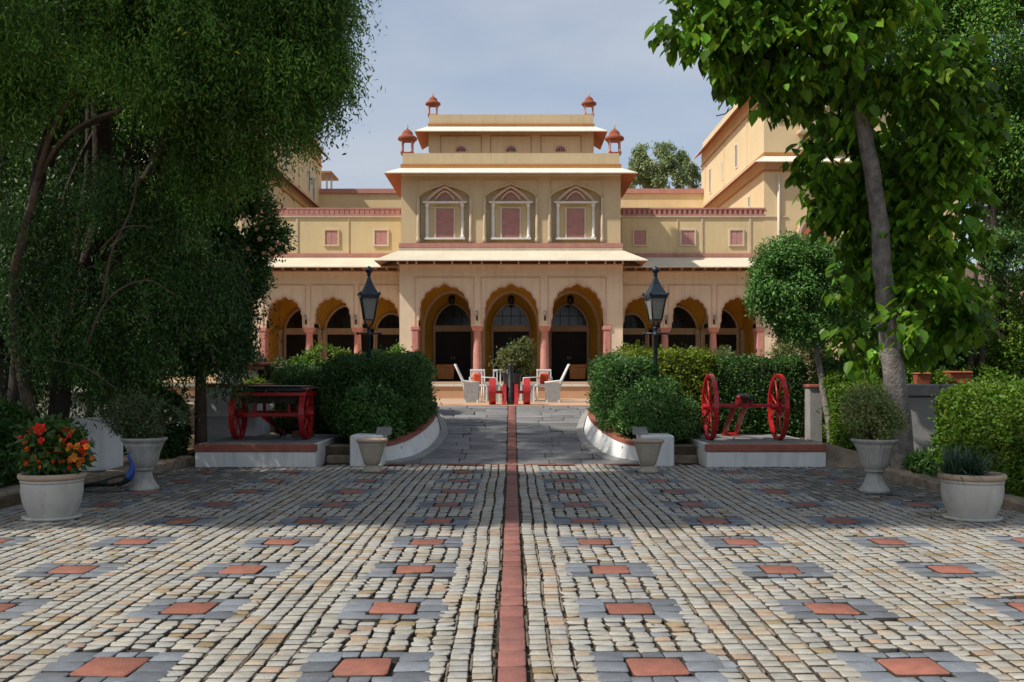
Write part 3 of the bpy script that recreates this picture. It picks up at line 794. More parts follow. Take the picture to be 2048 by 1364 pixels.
# ---- wings lower storey
zsW = Z(655, YW); zaW = Z(594, YW); ztW = Z(545, YW)
for s_ in (-1, 1):
    def px(p): return p if s_ < 0 else mir(p)
    def seg(a, b): a, b = sorted((px(a), px(b))); return X(a, YW), X(b, YW)
    w = MB(); wb = [(533, 605), (628.5, 702), (725, 799)]
    xa, xb = seg(470, 518); w.box(xa if s_ < 0 else xa, xb, YW, YW+.45, .8, ztW, 0)
    xa, xb = seg(518, 533); w.box(xa, xb, YW, YW+.45, zsW, ztW, 0)
    for a, b in ((605, 628.5), (702, 725)): xa, xb = seg(a, b); w.box(xa, xb, YW, YW+.45, zsW, ztW, 0)
    for a, b in wb:
        xa, xb = seg(a, b); w.archwall(cusped(xa, xb, zsW, zaW, d=.045), ztW, YW, YW+.45, 0, 1)
    w.build('wing_arcade_wall', ['peach_wall', 'soffit'], palace)
    for a, b in wb:
        xa, xb = seg(a, b); arch_trim(cusped(xa-.02, xb+.02, zsW, zaW+.03, d=.045), YW, .04)
        xa, xb = seg(a-6, b+5 if b < 799 else 799); panel_frame(xa, xb, zsW+.02, Z(571.5, YW), YW)
    for p in (616.5, 713.5): column(X(px(p), YW), YW+.22, FL, zsW, .135, palace)
    m = MB(); xa, xb = seg(518, 531); m.box(xa, xb, YW-.03, YW+.47, FL-.3, zsW-.14, bev=.02); m.box(xa-.04, xb+.04, YW-.05, YW+.49, zsW-.14, zsW, bev=.02)
    m.build('pilaster', 'rose_column', palace)
    ybw = 37.5
    m = MB(); xa, xb = sorted((X(px(505), YW), X(px(803), YC)))
    m.box(xa, xb, ybw+.09, ybw+.3, FL-.5, 5.2, 0); m.box(xa, xb, YW+.45, ybw+.3, ztW-.08, ztW+.02, 0)
    xe = X(px(512), YW); m.box(xe-.1, xe+.1, YW+.45, ybw+.09, FL-.5, ztW-.08, 0)
    m.build('wing_veranda_wall', 'deep_ochre', palace)
    for p, hw in ((569, 33), (665, 41), (762, 28)):
        k = (AX-p)*YW/FPX; xc = X0+s_*k
        tp = {33: 620, 41: 614, 28: 629}[hw]
        door_set(xc, ybw, hw*ybw/FPX, Z(656.5, ybw), Z(tp, ybw), Z(669, ybw), palace)
        xo = xc
        for q in (-1, 1):
            b = MB(); xx = xo+q*(hw+12)*ybw/FPX; b.box(xx-.08, xx+.08, ybw-.1, ybw+.09, FL, Z(668, ybw)); b.box(xx-.11, xx+.11, ybw-.12, ybw+.09, Z(668, ybw), Z(660, ybw))
            b.build('veranda_pilaster', 'moulding_cream', palace)
    # cornice + brackets under the awning
    m = MB(); xa, xb = seg(470, 799); m.box(xa, xb, YW-.10, YW+.4, ztW, ztW+.05); m.box(xa, xb, YW-.04, YW+.4, ztW+.05, Z(518, YW), 1)
    m.build('wing_cornice', ['moulding_rose', 'brown_beam'], palace)
    for p in range(545, 799, 23):
        x = X(px(p), YW); m = MB(); m.loft([[(x-.05, YW-.04, ztW+.05), (x+.05, YW-.04, ztW+.05), (x+.05, YW-.04, ztW+.30), (x-.05, YW-.04, ztW+.30)],
                 [(x-.05, YW-.28, ztW+.14), (x+.05, YW-.28, ztW+.14), (x+.05, YW-.34, ztW+.26), (x-.05, YW-.34, ztW+.26)]])
        m.build('bracket', 'brown_beam', palace)

def chajja(name, xl, xr, Yw, Yback, zin, zout, proj, th, parent, mt, mu, me_='eave_white', left=True, right=True, front=True):
    """sloping stone eave with hipped sides"""
    m = MB()
    pl = proj if left else 0; pr = proj if right else 0
    I = [(xl, Yback), (xl, Yw), (xr, Yw), (xr, Yback)]; O = [(xl-pl, Yback), (xl-pl, Yw-proj), (xr+pr, Yw-proj), (xr+pr, Yback)]
    segs = []
    if left: segs.append((0, 1))
    segs.append((1, 2))
    if right: segs.append((2, 3))
    for a, b in segs:
        ia, ib, oa, ob = I[a], I[b], O[a], O[b]
        m.add([(oa[0], oa[1], zout+th), (ob[0], ob[1], zout+th), (ib[0], ib[1], zin+th), (ia[0], ia[1], zin+th)], [(0, 1, 2, 3)], 0)
        m.add([(oa[0], oa[1], zout), (ob[0], ob[1], zout), (ib[0], ib[1], zin), (ia[0], ia[1], zin)], [(3, 2, 1, 0)], 1)
        m.add([(oa[0], oa[1], zout), (ob[0], ob[1], zout), (ob[0], ob[1], zout+th), (oa[0], oa[1], zout+th)], [(0, 1, 2, 3)], 2)
    for k, fl in ((0, left), (3, right)):
        if fl: m.add([(O[k][0], O[k][1], zout), (O[k][0], O[k][1], zout+th), (I[k][0], I[k][1], zin+th), (I[k][0], I[k][1], zin)], [(0, 1, 2, 3)], 2)
    if not left: m.add([(xl, Yw-proj, zout), (xl, Yw-proj, zout+th), (xl, Yw, zin+th), (xl, Yw, zin)], [(0, 1, 2, 3)], 2)
    if not right: m.add([(xr, Yw-proj, zout), (xr, Yw-proj, zout+th), (xr, Yw, zin+th), (xr, Yw, zin)], [(3, 2, 1, 0)], 2)
    return m.build(name, [mt, mu, me_], parent)

# awnings of the lower storey
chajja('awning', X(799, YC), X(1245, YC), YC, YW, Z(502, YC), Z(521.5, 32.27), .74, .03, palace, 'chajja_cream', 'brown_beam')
m = MB(); m.box(X(799, YC)-.01, X(1245.5, YC)+.01, YC-.07, YC+TH, ztopC, ztopC+.045, 0); m.box(X(799, YC), X(1245.5, YC), YC+.05, YC+TH, ztopC+.045, Z(501, YC), 1)
m.build('cornice', ['moulding_rose', 'brown_beam'], palace)
for p in (797, 815.5, 833.5, 869, 905, 942, 964, 1002, 1037, 1078, 1098, 1133.5, 1172, 1210, 1228, 1244):
    x = X(p, YC); m = MB(); m.box(x-.025, x+.025, YC-.28, YC+.05, ztopC+.05, ztopC+.20); m.build('bracket', 'moulding_rose', palace)
xl_ = X(802, YC); xr_ = X(1242, YC)
for s_ in (-1, 1):
    a, b = (470, 803) if s_ < 0 else (1242, 1575)
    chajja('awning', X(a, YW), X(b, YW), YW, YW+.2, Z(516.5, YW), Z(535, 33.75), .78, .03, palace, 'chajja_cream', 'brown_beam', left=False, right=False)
# ---- central upper storey
zb2, zt2 = Z(500, YC), Z(349, YC)
up = MB(); Yu = YC+.03
cent = [889, 1021.5, 1152]
prev = 802
zn0 = Z(486, YC); hwn = 49.5
for c in cent:
    up.box(X(prev, YC), X(c-hwn, YC), Yu, Yu+.4, zb2, zt2, 0); prev = c+hwn
    a, b = X(c-hwn, YC), X(c+hwn, YC); xc = X(c, YC)
    zs = Z(392, YC); za = Z(368, YC)
    cv = [(a, zs)]+[(xc+(b-a)/2*u, zs+(za-zs)*((1-abs(u)**1.6)**.75)*.86+(za-zs)*.14*math.exp(-(u/.12)**2)) for u in np.linspace(-.999, .999, 41)]+[(b, zs)]
    up.archwall(cv, zt2, Yu, Yu+.4, 0, 0)
    up.box(a, b, Yu, Yu+.4, zb2, zn0, 0)
    up.add([(a, Yu, zn0), (a, Yu+.2, zn0), (a, Yu+.2, zs), (a, Yu, zs)], [(0, 1, 2, 3)], 0)
    up.add([(b, Yu, zn0), (b, Yu+.2, zn0), (b, Yu+.2, zs), (b, Yu, zs)], [(3, 2, 1, 0)], 0)
up.box(X(prev, YC), X(1241.5, YC), Yu, Yu+.4, zb2, zt2, 0)
up.box(X(802, YC), X(807, YC), Yu+.4, 37.3, zb2, zt2, 0); up.box(X(1237, YC), X(1241.5, YC), Yu+.4, 37.3, zb2, zt2, 0)
up.box(X(807, YC), X(1237, YC), Yu+.4, 37.3, zt2-.1, zt2, 0)
up.build('upper_wall', 'ochre_upper', palace)
m = MB(); m.box(X(798, YC), X(1245, YC), YC-.06, YC+.3, Z(495, YC), Z(486.5, YC), 0); m.build('string_course', 'rose_trim', palace)
m = MB(); m.box(X(798, YC), X(1245, YC), YC-.05, YC+.3, Z(502, YC), Z(495.2, YC), 0); m.build('base_moulding', 'moulding_cream', palace)
for a, b in ((836.5, 939.5), (968, 1075), (1102, 1207)): panel_frame(X(a, YC), X(b, YC), zn0, Z(361.5, YC), Yu, .02, mt='ochre_upper')
# window prototype
def make_window(c):
    xc = X(c, YC); yr = Yu+.22; k = YC/FPX
    w = MB(); w.box(xc-hwn*k, xc+hwn*k, yr, yr+.12, zn0, Z(366, YC)); win = w.build('niche_window', 'moulding_rose' if False else 'wing_yellow', palace)
    p = MB(); p.box(xc-17.5*k, xc+17.5*k, yr-.035, yr-.004, Z(473, YC), Z(415.5, YC))
    for i in range(28): zz = Z(473, YC)+i*.034; p.box(xc-16.5*k, xc+16.5*k, yr-.045, yr-.0352, zz, zz+.02)
    p.build('shutter', 'shutter_rose', win)
    f = MB(); h = 17.5*k; q = .06
    f.box(xc-h-q, xc-h-.002, yr-.07, yr-.003, Z(475, YC), Z(415, YC)); f.box(xc+h+.002, xc+h+q, yr-.07, yr-.003, Z(475, YC), Z(415, YC)); f.box(xc-h-q, xc+h+q, yr-.072, yr-.003, Z(415, YC), Z(413, YC)+.01)
    f.build('frame', 'moulding_cream', win)
    s = MB(); s.box(xc-41*k, xc+41*k, yr-.20, yr-.002, Z(478.5, YC), Z(475, YC), bev=.01); s.build('sill', 'moulding_white', win)
    for q in (-36, 36):
        cm = MB(); x = xc+q*k; cm.lathe(x, yr-.09, [(.075, Z(475, YC)), (.08, Z(474, YC)+.05), (.05, Z(470, YC)), (.062, Z(466, YC)), (.058, Z(430, YC)), (.045, Z(413, YC)), (.07, Z(411, YC)), (.075, Z(406, YC)), (.10, Z(404, YC))], 10)
        cm.build('colonnette', 'moulding_white', win)
    for q in (-52.5, 52.5):
        cm = MB(); x = xc+q*k; cm.lathe(x, Yu-.02, [(.06, Z(485, YC)), (.07, Z(477, YC)), (.045, Z(474, YC)), (.055, Z(471, YC)), (.05, Z(430, YC)), (.04, Z(426, YC)), (.07, Z(424, YC)), (.05, Z(421, YC)), (.05, Z(400, YC)), (.035, Z(393, YC))], 10)
        cm.build('colonnette', 'moulding_cream', win)
    l = MB(); l.box(xc-44*k, xc+44*k, yr-.19, yr-.002, Z(405, YC), Z(401.5, YC)); l.build('lintel', 'moulding_white', win)
    og = MB(); cvo = [(xc+u*37*k, Z(402, YC)+(Z(372, YC)-Z(402, YC))*((1-abs(u))**1.0*.62+.38*(1-abs(u)**2.4)) ) for u in np.linspace(-1, 1, 31)]
    og.ribbon(cvo, .085, yr-.14, yr-.002); cvi = [(xc+u*18.5*k, Z(398, YC)+(Z(381, YC)-Z(398, YC))*((1-abs(u)**1.5)**.8)) for u in np.linspace(-1, 1, 21)]
    og.ribbon(cvi, .06, yr-.12, yr-.002); og.build('ogee_moulding', 'moulding_rose', win)
    ty = MB(); ty.add([(x, yr-.03, z) for x, z in cvi], [tuple(range(len(cvi)))]); ty.build('tympanum', 'shutter_rose', win)
    return win
w0 = make_window(cent[0])
for c in cent[1:]: copy_tree(w0, palace, ((c-cent[0])*YC/FPX, 0, 0))
for c in cent:
    a, b = X(c-hwn-2, YC), X(c+hwn+2, YC); xc = X(c, YC)
    cv = [(xc+(b-a)/2*u, Z(392, YC)+(Z(366.5, YC)-Z(392, YC))*((1-abs(u)**1.6)**.75*.86+.14*math.exp(-(u/.12)**2))) for u in np.linspace(-.998, .998, 41)]
    arch_trim(cv, Yu, .035, 'ochre_upper')
# big eave and parapet of tier two
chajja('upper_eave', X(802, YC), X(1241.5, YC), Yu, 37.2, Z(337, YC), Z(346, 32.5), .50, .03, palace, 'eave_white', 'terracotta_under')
m = MB(); m.box(X(805, YC)-.04, X(1239, YC)+.04, Yu-.12, Yu+.02, Z(350.5, YC), Z(346, YC)); m.build('eave_moulding', 'moulding_cream', palace)
m = MB(); m.box(X(801, YC), X(1243, YC), Yu-.03, Yu+.3, Z(336, YC), Z(328, YC), 0); m.build('orange_string', 'orange_line', palace)
par = MB()
def parapet_ring(mb, xl, xr, yf, yb, z0, z1, th=.22):
    mb.box(xl, xr, yf, yf+th, z0, z1); mb.box(xl, xl+th, yf+th, yb, z0, z1); mb.box(xr-th, xr, yf+th, yb, z0, z1)
parapet_ring(par, X(805, YC), X(1239, YC), Yu, 37.2, Z(328, YC), Z(306, YC)); par.build('parapet', 'ochre_upper', palace)
# tier three
Y3 = 34.6; k3 = Y3/FPX
m = MB(); m.box(X(857, Y3), X(1187.5, Y3), Y3, 37.0, 8.4, Z(253, Y3), 0)
t3 = m.build('roof_pavilion', 'ochre_upper', palace)
for a, b in ((882, 962), (982, 1061.5), (1082.5, 1161.5)):
    m = MB(); xa, xb = X(a, Y3), X(b, Y3); z0, z1 = Z(305, Y3), Z(273, Y3); w = .025
    m.box(xa-w, xa, Y3-.02, Y3, z0, z1); m.box(xb, xb+w, Y3-.02, Y3, z0, z1); m.box(xa-w, xb+w, Y3-.022, Y3, z1, z1+w); m.build('panel_line', 'soffit', t3)
for c in (922, 1022, 1121):
    xc = X(c, Y3); r = 9.7*k3
    m = MB(); cv = [(xc+r*math.cos(t), Z(303, Y3)+r*math.sin(t)) for t in np.linspace(math.pi, 0, 17)]
    m.add([(x, Y3-.012, z) for x, z in cv], [tuple(reversed(range(len(cv))))]); v = m.build('vent', 'dark_glass', t3)
    m = MB(); m.ribbon(cv, .04, Y3-.04, Y3-.013)
    for q in (-.4, 0, .4): m.box(xc+q*r-.012, xc+q*r+.012, Y3-.03, Y3-.013, Z(303, Y3), Z(303, Y3)+r*(1-abs(q)*.3))
    m.build('vent_frame', 'rose_trim', v)
chajja('pavilion_eave', X(857, Y3), X(1187.5, Y3), Y3, 37.0, Z(254, Y3), Z(262, 34.1), .44, .03, palace, 'eave_white', 'terracotta_under')
m = MB(); m.box(X(856, Y3), X(1189, Y3), Y3-.05, 37.05, Z(252.5, Y3), Z(247.5, Y3)); m.build('orange_string', 'orange_line', palace)
m = MB(); parapet_ring(m, X(858, Y3), X(1187, Y3), Y3, 37, Z(247.5, Y3), Z(229, Y3)); m.box(X(870, Y3), X(1175, Y3), Y3+.3, 36.8, Z(247, Y3), Z(242, Y3)); m.build('pavilion_parapet', 'ochre_upper', palace)
m = MB(); m.box(X(820, YC), X(1224, YC), Yu+.22, 37.2, 8.44, 8.5); m.build('roof_deck', 'floor_tan', palace)

def chhatri(x, Y, z, s):
    m = MB(); m.box(x-.19*s, x+.19*s, Y-.19*s, Y+.19*s, z, z+.05*s, bev=.01); t = m.build('roof_kiosk', 'red_dome', palace)
    for a in (-1, 1):
        for b in (-1, 1):
            q = MB(); xx, yy = x+a*.145*s, Y+b*.145*s
            q.lathe(xx, yy, [(.035*s, z+.05*s), (.038*s, z+.09*s), (.024*s, z+.12*s), (.024*s, z+.34*s), (.04*s, z+.40*s)], 8); q.build('post', 'rose_column', t)
    d = MB(); d.box(x-.20*s, x+.20*s, Y-.20*s, Y+.20*s, z+.40*s, z+.43*s)
    d.lathe(x, Y, [(.20*s, z+.425*s), (.27*s, z+.43*s), (.295*s, z+.46*s), (.28*s, z+.51*s), (.22*s, z+.555*s), (.17*s, z+.57*s), (.165*s, z+.63*s), (.13*s, z+.69*s), (.07*s, z+.74*s), (.02*s, z+.78*s)], 16)
    d.build('dome', 'red_dome', t)
    f = MB(); f.lathe(x, Y, [(.012*s, z+.77*s), (.03*s, z+.80*s), (.01*s, z+.84*s), (.025*s, z+.87*s), (.008*s, z+.91*s), (.002*s, z+1.02*s)], 8); f.build('finial', 'moulding_cream', t)
for p in (866, 1178): chhatri(X(p, Y3+.25), Y3+.25, Z(229, Y3)-.005, .92)
for p in (815, 1229): chhatri(X(p, YC+.25), YC+.25, Z(306, YC)-.005, 1.12)
# ---- wings upper storey
for s_ in (-1, 1):
    def px(p): return p if s_ < 0 else mir(p)
    def seg(a, b): a, b = sorted((px(a), px(b))); return X(a, YW), X(b, YW)
    m = MB(); xa, xb = seg(470, 802); m.box(xa, xb, YW+.02, YW+.4, Z(516, YW), Z(433, YW)); m.build('wing_upper_wall', 'wing_yellow', palace)
    m = MB(); m.box(xa, xb, YW-.05, YW+.3, Z(514, YW), Z(507, YW)); m.build('string_course', 'rose_trim', palace)
    m = MB(); m.box(xa, xb, YW-.04, YW+.3, Z(517, YW), Z(514.2, YW)); m.box(xa, xb, YW-.03, YW+.3, Z(434.5, YW), Z(432, YW)); m.build('base_moulding', 'moulding_cream', palace)
    xa, xb = seg(515, 802)
    m = MB()
    m.box(xa, xb, YW-.02, YW+.04, Z(432, YW), Z(428.5, YW)); m.box(xa, xb, YW+.045, YW+.30, Z(428.5, YW), Z(419, YW), 1); m.box(xa, xb, YW-.02, YW+.32, Z(419, YW), Z(415.5, YW))
    xx = xa+.05
    stepb = .175 if s_ > 0 else .175
    while xx < xb-.1:
        ww = .085 if s_ > 0 else .155
        m.box(xx, xx+ww, YW-.01, YW+.0445, Z(428.5, YW), Z(419, YW)); xx += stepb
    m.build('parapet', ['rose_trim', 'rose_trim'], palace)
    for p in ((594, 3), (697, 1)) if s_ < 0 else ((641, 3), (690, 1), (545, 4)):
        x = X(px(p[0]), YW); m = MB(); m.box(x-.01*p[1], x+.01*p[1], YW-.012, YW+.02, Z(507, YW), Z(434.5, YW)); m.build('wall_strip', 'moulding_cream' if p[1] > 1 else 'tower_cream', palace)
    wins = ((663, 25, 0), (762, 25, 1)) if s_ < 0 else ((mir(1280), 24, 0), (mir(1376), 26, 1), (mir(1473), 25, 1))
    for p, wpx, wh in wins:
        k = YW/FPX; x = X(px(p), YW); h = wpx*k/2
        m = MB(); q = .05; m.box(x-h-q, x+h+q, YW-.03, YW+.02, Z(489.5, YW)-q, Z(489.5, YW)); m.box(x-h-q, x+h+q, YW-.03, YW+.02, Z(461, YW), Z(461, YW)+q)
        m.box(x-h-q, x-h, YW-.029, YW+.02, Z(489.5, YW), Z(461, YW)); m.box(x+h, x+h+q, YW-.029, YW+.02, Z(489.5, YW), Z(461, YW))
        wn = m.build('window', 'chajja_cream' if wh else 'tower_cream', palace)
        m = MB(); m.box(x-h, x-.004, YW-.005, YW+.02, Z(489.5, YW), Z(461, YW)); m.box(x+.004, x+h, YW-.005, YW+.02, Z(489.5, YW), Z(461, YW)); m.build('shutter', 'shutter_rose', wn)
    # roof of wing and the set-back wall
    xa, xb = sorted((X0+s_*3.6, X0+s_*8.76))
    m = MB(); m.box(xa, xb, YW+.4, 45.4, 7.0, 7.1); m.build('wing_roof', 'floor_tan', palace)
    xa, xb = sorted((X0+s_*2.0, X0+s_*8.76))
    m = MB(); m.box(xa, xb, 45.4, 45.8, 7.1, Z(387, 45.4)); m.build('rear_wall', 'wing_yellow', palace)
    m = MB(); m.box(xa, xb, 45.3, 45.9, Z(387, 45.4), Z(378, 45.4)); m.build('rear_coping', 'rose_trim', palace)
    # tower
    xt = X0+s_*8.76; xo = X0+s_*15.5
    a, b = sorted((xt, xo)); z1 = 11.75
    tw = MB(); tw.box(a, b, YW+.01, 45.9, .6, z1); tower = tw.build('tower', 'tower_cream', palace)
    def tch(zin, zout, name):
        m = MB(); pr = .42
        for top, zz, th in ((0, 0, .035),):
            I = [(xt, 46.0), (xt, YW), (xo, YW)]; O = [(xt-s_*pr, 46.0), (xt-s_*pr, YW-pr), (xo, YW-pr)]
            for i in range(2):
                P = [(O[i][0], O[i][1], zout+th), (O[i+1][0], O[i+1][1], zout+th), (I[i+1][0], I[i+1][1], zin+th), (I[i][0], I[i][1], zin+th)]
                Q = [(p_[0], p_[1], p_[2]-th) for p_ in P]
                m.add(P, [(0, 1, 2, 3)], 0); m.add(Q, [(3, 2, 1, 0)], 1); m.add([Q[0], Q[1], P[1], P[0]], [(0, 1, 2, 3)], 2)
            m.add([(O[0][0], 46.0, zout), (O[0][0], 46.0, zout+th), (I[0][0], 46.0, zin+th), (I[0][0], 46.0, zin)], [(0, 1, 2, 3)], 2)
        return m.build(name, ['eave_white', 'terracotta_under', 'eave_white'], tower)
    tch(9.12, 8.86, 'middle_eave'); tch(z1+.02, z1-.30, 'top_eave')
    m = MB()
    for zc in (9.16, z1+.06):
        m.box(*sorted((xt-s_*.02, xt+s_*.3)), YW-.02, 46, zc, zc+.12)
        m.box(*sorted((xt+s_*.3, xo)), YW-.02, YW+.3, zc, zc+.12)
    for zc in (8.62, z1-.62):
        m.box(*sorted((xt-s_*.04, xt+s_*.05)), YW-.03, 45.95, zc, zc+.06)
        m.box(*sorted((xt+s_*.05, xo)), YW-.03, YW+.05, zc, zc+.06)
    m.build('tower_moulding', 'orange_line', tower)
    m = MB(); m.box(*sorted((xt+s_*.05, xo)), YW+.02, 45.9, z1+.18, z1+.5); m.build('tower_parapet', 'tower_cream', tower)
    slits = [(38.7, 9.65, 10.5, .14), (43.8, 9.6, 10.6, .14), (41.3, 9.7, 10.4, .05), (36.6, 7.75, 8.1, .10), (42.3, 7.6, 7.95, .10)]
    if s_ < 0: slits = [(38.6, 9.55, 10.4, .16), (44.0, 9.2, 10.25, .16), (43.0, 9.5, 10.4, .16), (36.2, 9.7, 10.6, .16)]
    for (yy, za_, zb_, hw_) in slits:
        m = MB(); q = .05
        x1, x2 = sorted((xt-s_*.035, xt+s_*.01))
        m.box(x1, x2, yy-hw_-q, yy-hw_, za_-q, zb_+q); m.box(x1, x2, yy+hw_, yy+hw_+q, za_-q, zb_+q); m.box(x1, x2, yy-hw_, yy+hw_, zb_, zb_+q); m.box(x1, x2, yy-hw_, yy+hw_, za_-q, za_)
        sw = m.build('slit_window', 'eave_white', tower)
        m = MB(); m.box(*sorted((xt-s_*.01, xt+s_*.02)), yy-hw_, yy+hw_, za_, zb_); m.build('pane', 'dark_glass', sw)
    # string lines on the tower side
    for yy in (37.0, 41.0, 45.0):
        m = MB(); m.box(*sorted((xt-s_*.025, xt)), yy-.06, yy+.06, 9.3, z1-.64); m.build('pilaster_strip', 'tower_cream', tower)
    # arched window and drain pipe on the tower front
    xw = X0+s_*10.55; zc = 6.25
    m = MB(); cv = [(xw+.42*math.cos(t), zc+.42*math.sin(t)) for t in np.linspace(math.pi, 0, 21)]
    m.ribbon([(xw-.42, 5.4)]+cv+[(xw+.42, 5.4)], .14, YW-.08, YW+.01)
    cv2 = [(x, zc+(z-zc)*1.25+.03) for x, z in [(xw+.62*math.cos(t), zc+.62*math.sin(t)) for t in np.linspace(math.pi, 0, 21)]]
    aw = MB(); aw.ribbon(cv2, .10, YW-.12, YW+.01); ao = m.build('arched_window', 'terracotta_under', tower); aw.build('hood_moulding', 'moulding_rose', ao)
    m = MB(); m.add([(x, YW-.004, z) for x, z in [(xw-.42, 5.4)]+cv+[(xw+.42, 5.4)]], [tuple(reversed(range(23)))]); m.build('pane', 'dark_glass', ao)
    xp = X0+s_*9.25; m = MB(); m.tube([(xp, YW-.06, 4.2), (xp, YW-.06, 8.5)], .045, 8); m.box(xp-.06, xp+.06, YW-.12, YW, 6.1, 6.2); m.build('drain_pipe', 'eave_white', tower)
    if s_ > 0:
        m = MB(); xw = X0+9.9; m.box(xw, xw+1.3, YW-.5, YW, 9.9, 10.0); m.box(xw+.1, xw+1.2, YW-.4, YW-.05, 10.0, 10.7); m.box(xw-.05, xw+1.35, YW-.55, YW, 10.7, 10.8); m.build('balcony', 'moulding_cream', tower)
# platform in front of and under the veranda
m = MB(); m.box(-13, 13, 31.3, 38.2, .7, FL-.045, 0); pf = m.build('platform', 'platform_peach', palace)
m = MB(); m.box(-13.05, 13.05, 31.25, 31.45, FL-.13, FL-.046); m.build('platform_nosing', 'eave_white', palace)
m = MB(); m.box(-13.0, 13.0, 31.28, 38.2, FL-.042, FL); m.build('platform_paving', 'floor_tan', palace)

# roof pavilion beyond the left tower
t = thing('rooftop_canopy', 'small flat rooftop canopy on thin posts beyond the left tower', 'canopy', (X(655, 50), 50, 10))
m = MB(); m.box(X(630, 50), X(670, 50), 49, 51, Z(354, 50), Z(350, 50)); m.build('slab', 'brown_beam', t)
for p in (633, 660, 669):
    m = MB(); x = X(p, 50); m.box(x-.04, x+.04, 49.1, 49.18, Z(379, 50)-3, Z(354, 50)); m.build('post', 'grey_plaster', t)
# ---------------------------------------------------------------- street lamps
def street_lamp(x, Y, zb, k, label):
    t = thing('street_lamp', label, 'lamp', (x, Y, zb), 'iron street lamps beside the ramp')
    def zz(py): return EYE+(748-py)*k
    m = MB(); m.lathe(x, Y, [(.075, zb), (.08, zb+.05), (.06, zb+.12), (.045, zb+.2), (.040, zb+1.0), (.036, zz(672)), (.05, zz(671)), (.05, zz(668)), (.036, zz(666)), (.034, zz(658)), (.06, zz(656)), (.03, zz(653))], 12)
    m.build('pole', 'lamp_iron', t)
    m = MB(); m.tube([(x-23*k, Y, zz(667)), (x+23*k, Y, zz(667))], .016, 8); 
    for q in (-23, 23): m.lathe(x+q*k, Y, [(.005, zz(667)-.03), (.026, zz(667)-.015), (.026, zz(667)+.015), (.005, zz(667)+.03)], 8)
    m.build('ladder_bar', 'lamp_iron', t)
    rot = math.radians(14)
    def sq(h, z, r=rot): return [(x+h*(a*math.cos(r)-b*math.sin(r)), Y+h*(a*math.sin(r)+b*math.cos(r)), z) for a, b in ((-1, -1), (1, -1), (1, 1), (-1, 1))]
    w1, w0 = 16.5*k, 9.3*k
    zt, zl = zz(592), zz(640)
    # cage: four corner posts, rings
    m = MB(); T = sq(w1, zt); B = sq(w0, zl)
    for a, b in zip(T, B): m.tube([a, b], .015, 4)
    for q, z, h in ((w1*1.03, zt, .035), (w0*1.1, zl, .03)): m.loft([sq(q, z-h/2), sq(q, z+h/2)])
    for a in B: m.tube([a, (x+(a[0]-x)*.75, Y+(a[1]-Y)*.75, zl-.06), (x+(a[0]-x)*.12, Y+(a[1]-Y)*.12, zz(655))], .013, 5)
    cage = m.build('lantern_frame', 'lamp_iron', t)
    for i in range(4):
        j = (i+1) % 4; g_ = .93
        P = [B[i], B[j], T[j], T[i]]; P = [(x+(p[0]-x)*g_, Y+(p[1]-Y)*g_, p[2]) for p in P]
        m = MB(); m.add(P, [(0, 1, 2, 3)]); m.build('glass_pane', 'lamp_glass', cage)
    m = MB(); rings = [sq(w1*1.10, zz(597)), sq(w1*1.18, zz(590)), sq(w1*1.05, zz(588)), sq(w1*.78, zz(580)), sq(w1*.48, zz(570)), sq(w1*.26, zz(560)), sq(w1*.14, zz(552)), sq(w1*.12, zz(549))]
    m.loft(rings)
    for a in sq(w1*1.14, zz(590)): m.lathe(a[0], a[1], [(.02, a[2]-.01), (.028, a[2]+.02), (.004, a[2]+.06)], 6)
    m.build('lantern_roof', 'lamp_iron', t)
    m = MB(); m.lathe(x, Y, [(.03, zz(552)), (.045, zz(550)), (.03, zz(547)), (.06, zz(545)), (.075, zz(540)), (.062, zz(535.5)), (.02, zz(533)), (.004, zz(531.5))], 12); m.build('finial', 'lamp_iron', t)
KL = 18.9/FPX
street_lamp(X(738, 18.9), 18.9, .28, KL, 'dark iron street lamp with square lantern rising from the left hedge')
street_lamp(X(1311, 18.9), 18.9, .28, KL, 'dark iron street lamp with square lantern in front of the right hedge')

# ---------------------------------------------------------------- field guns and cart
def wheel(parent, x, y, z, r, wdt, ns=10, mat_='red_paint', rt=.06, toe=0.0, name='wheel', hub=.07):
    ca, sa = math.cos(toe), math.sin(toe)
    def P(a, rr, ax): return (x+ax*ca - rr*math.cos(a)*sa, y+ax*sa+rr*math.cos(a)*ca, z+rr*math.sin(a))
    m = MB(); N = 48; rings = []
    for i in range(N+1):
        a = 2*math.pi*i/N; rings.append([P(a, r, -wdt/2), P(a, r, wdt/2), P(a, r-rt, wdt/2*.8), P(a, r-rt, -wdt/2*.8)])
    m.loft(rings, cap=False); w = m.build(name, mat_, parent)
    h = MB(); rr = []
    for ax, q in ((-.15, hub*.5), (-.14, hub*.75), (-.05, hub*.8), (-.04, hub*1.15), (.04, hub*1.15), (.05, hub*.8), (.14, hub*.75), (.15, hub*.5)):
        rr.append([P(2*math.pi*i/14, q, ax*(.9 if wdt < .15 else .7)) for i in range(14)])
    h.loft(rr); h.build('hub', mat_, w)
    for i in range(ns):
        a = 2*math.pi*(i+.5)/ns; s = MB(); s.tube([P(a, hub*.9, 0), P(a, r-rt*.8, 0)], [.020, .014], 6); s.build('spoke', mat_, w)
    return w
PZ = .393
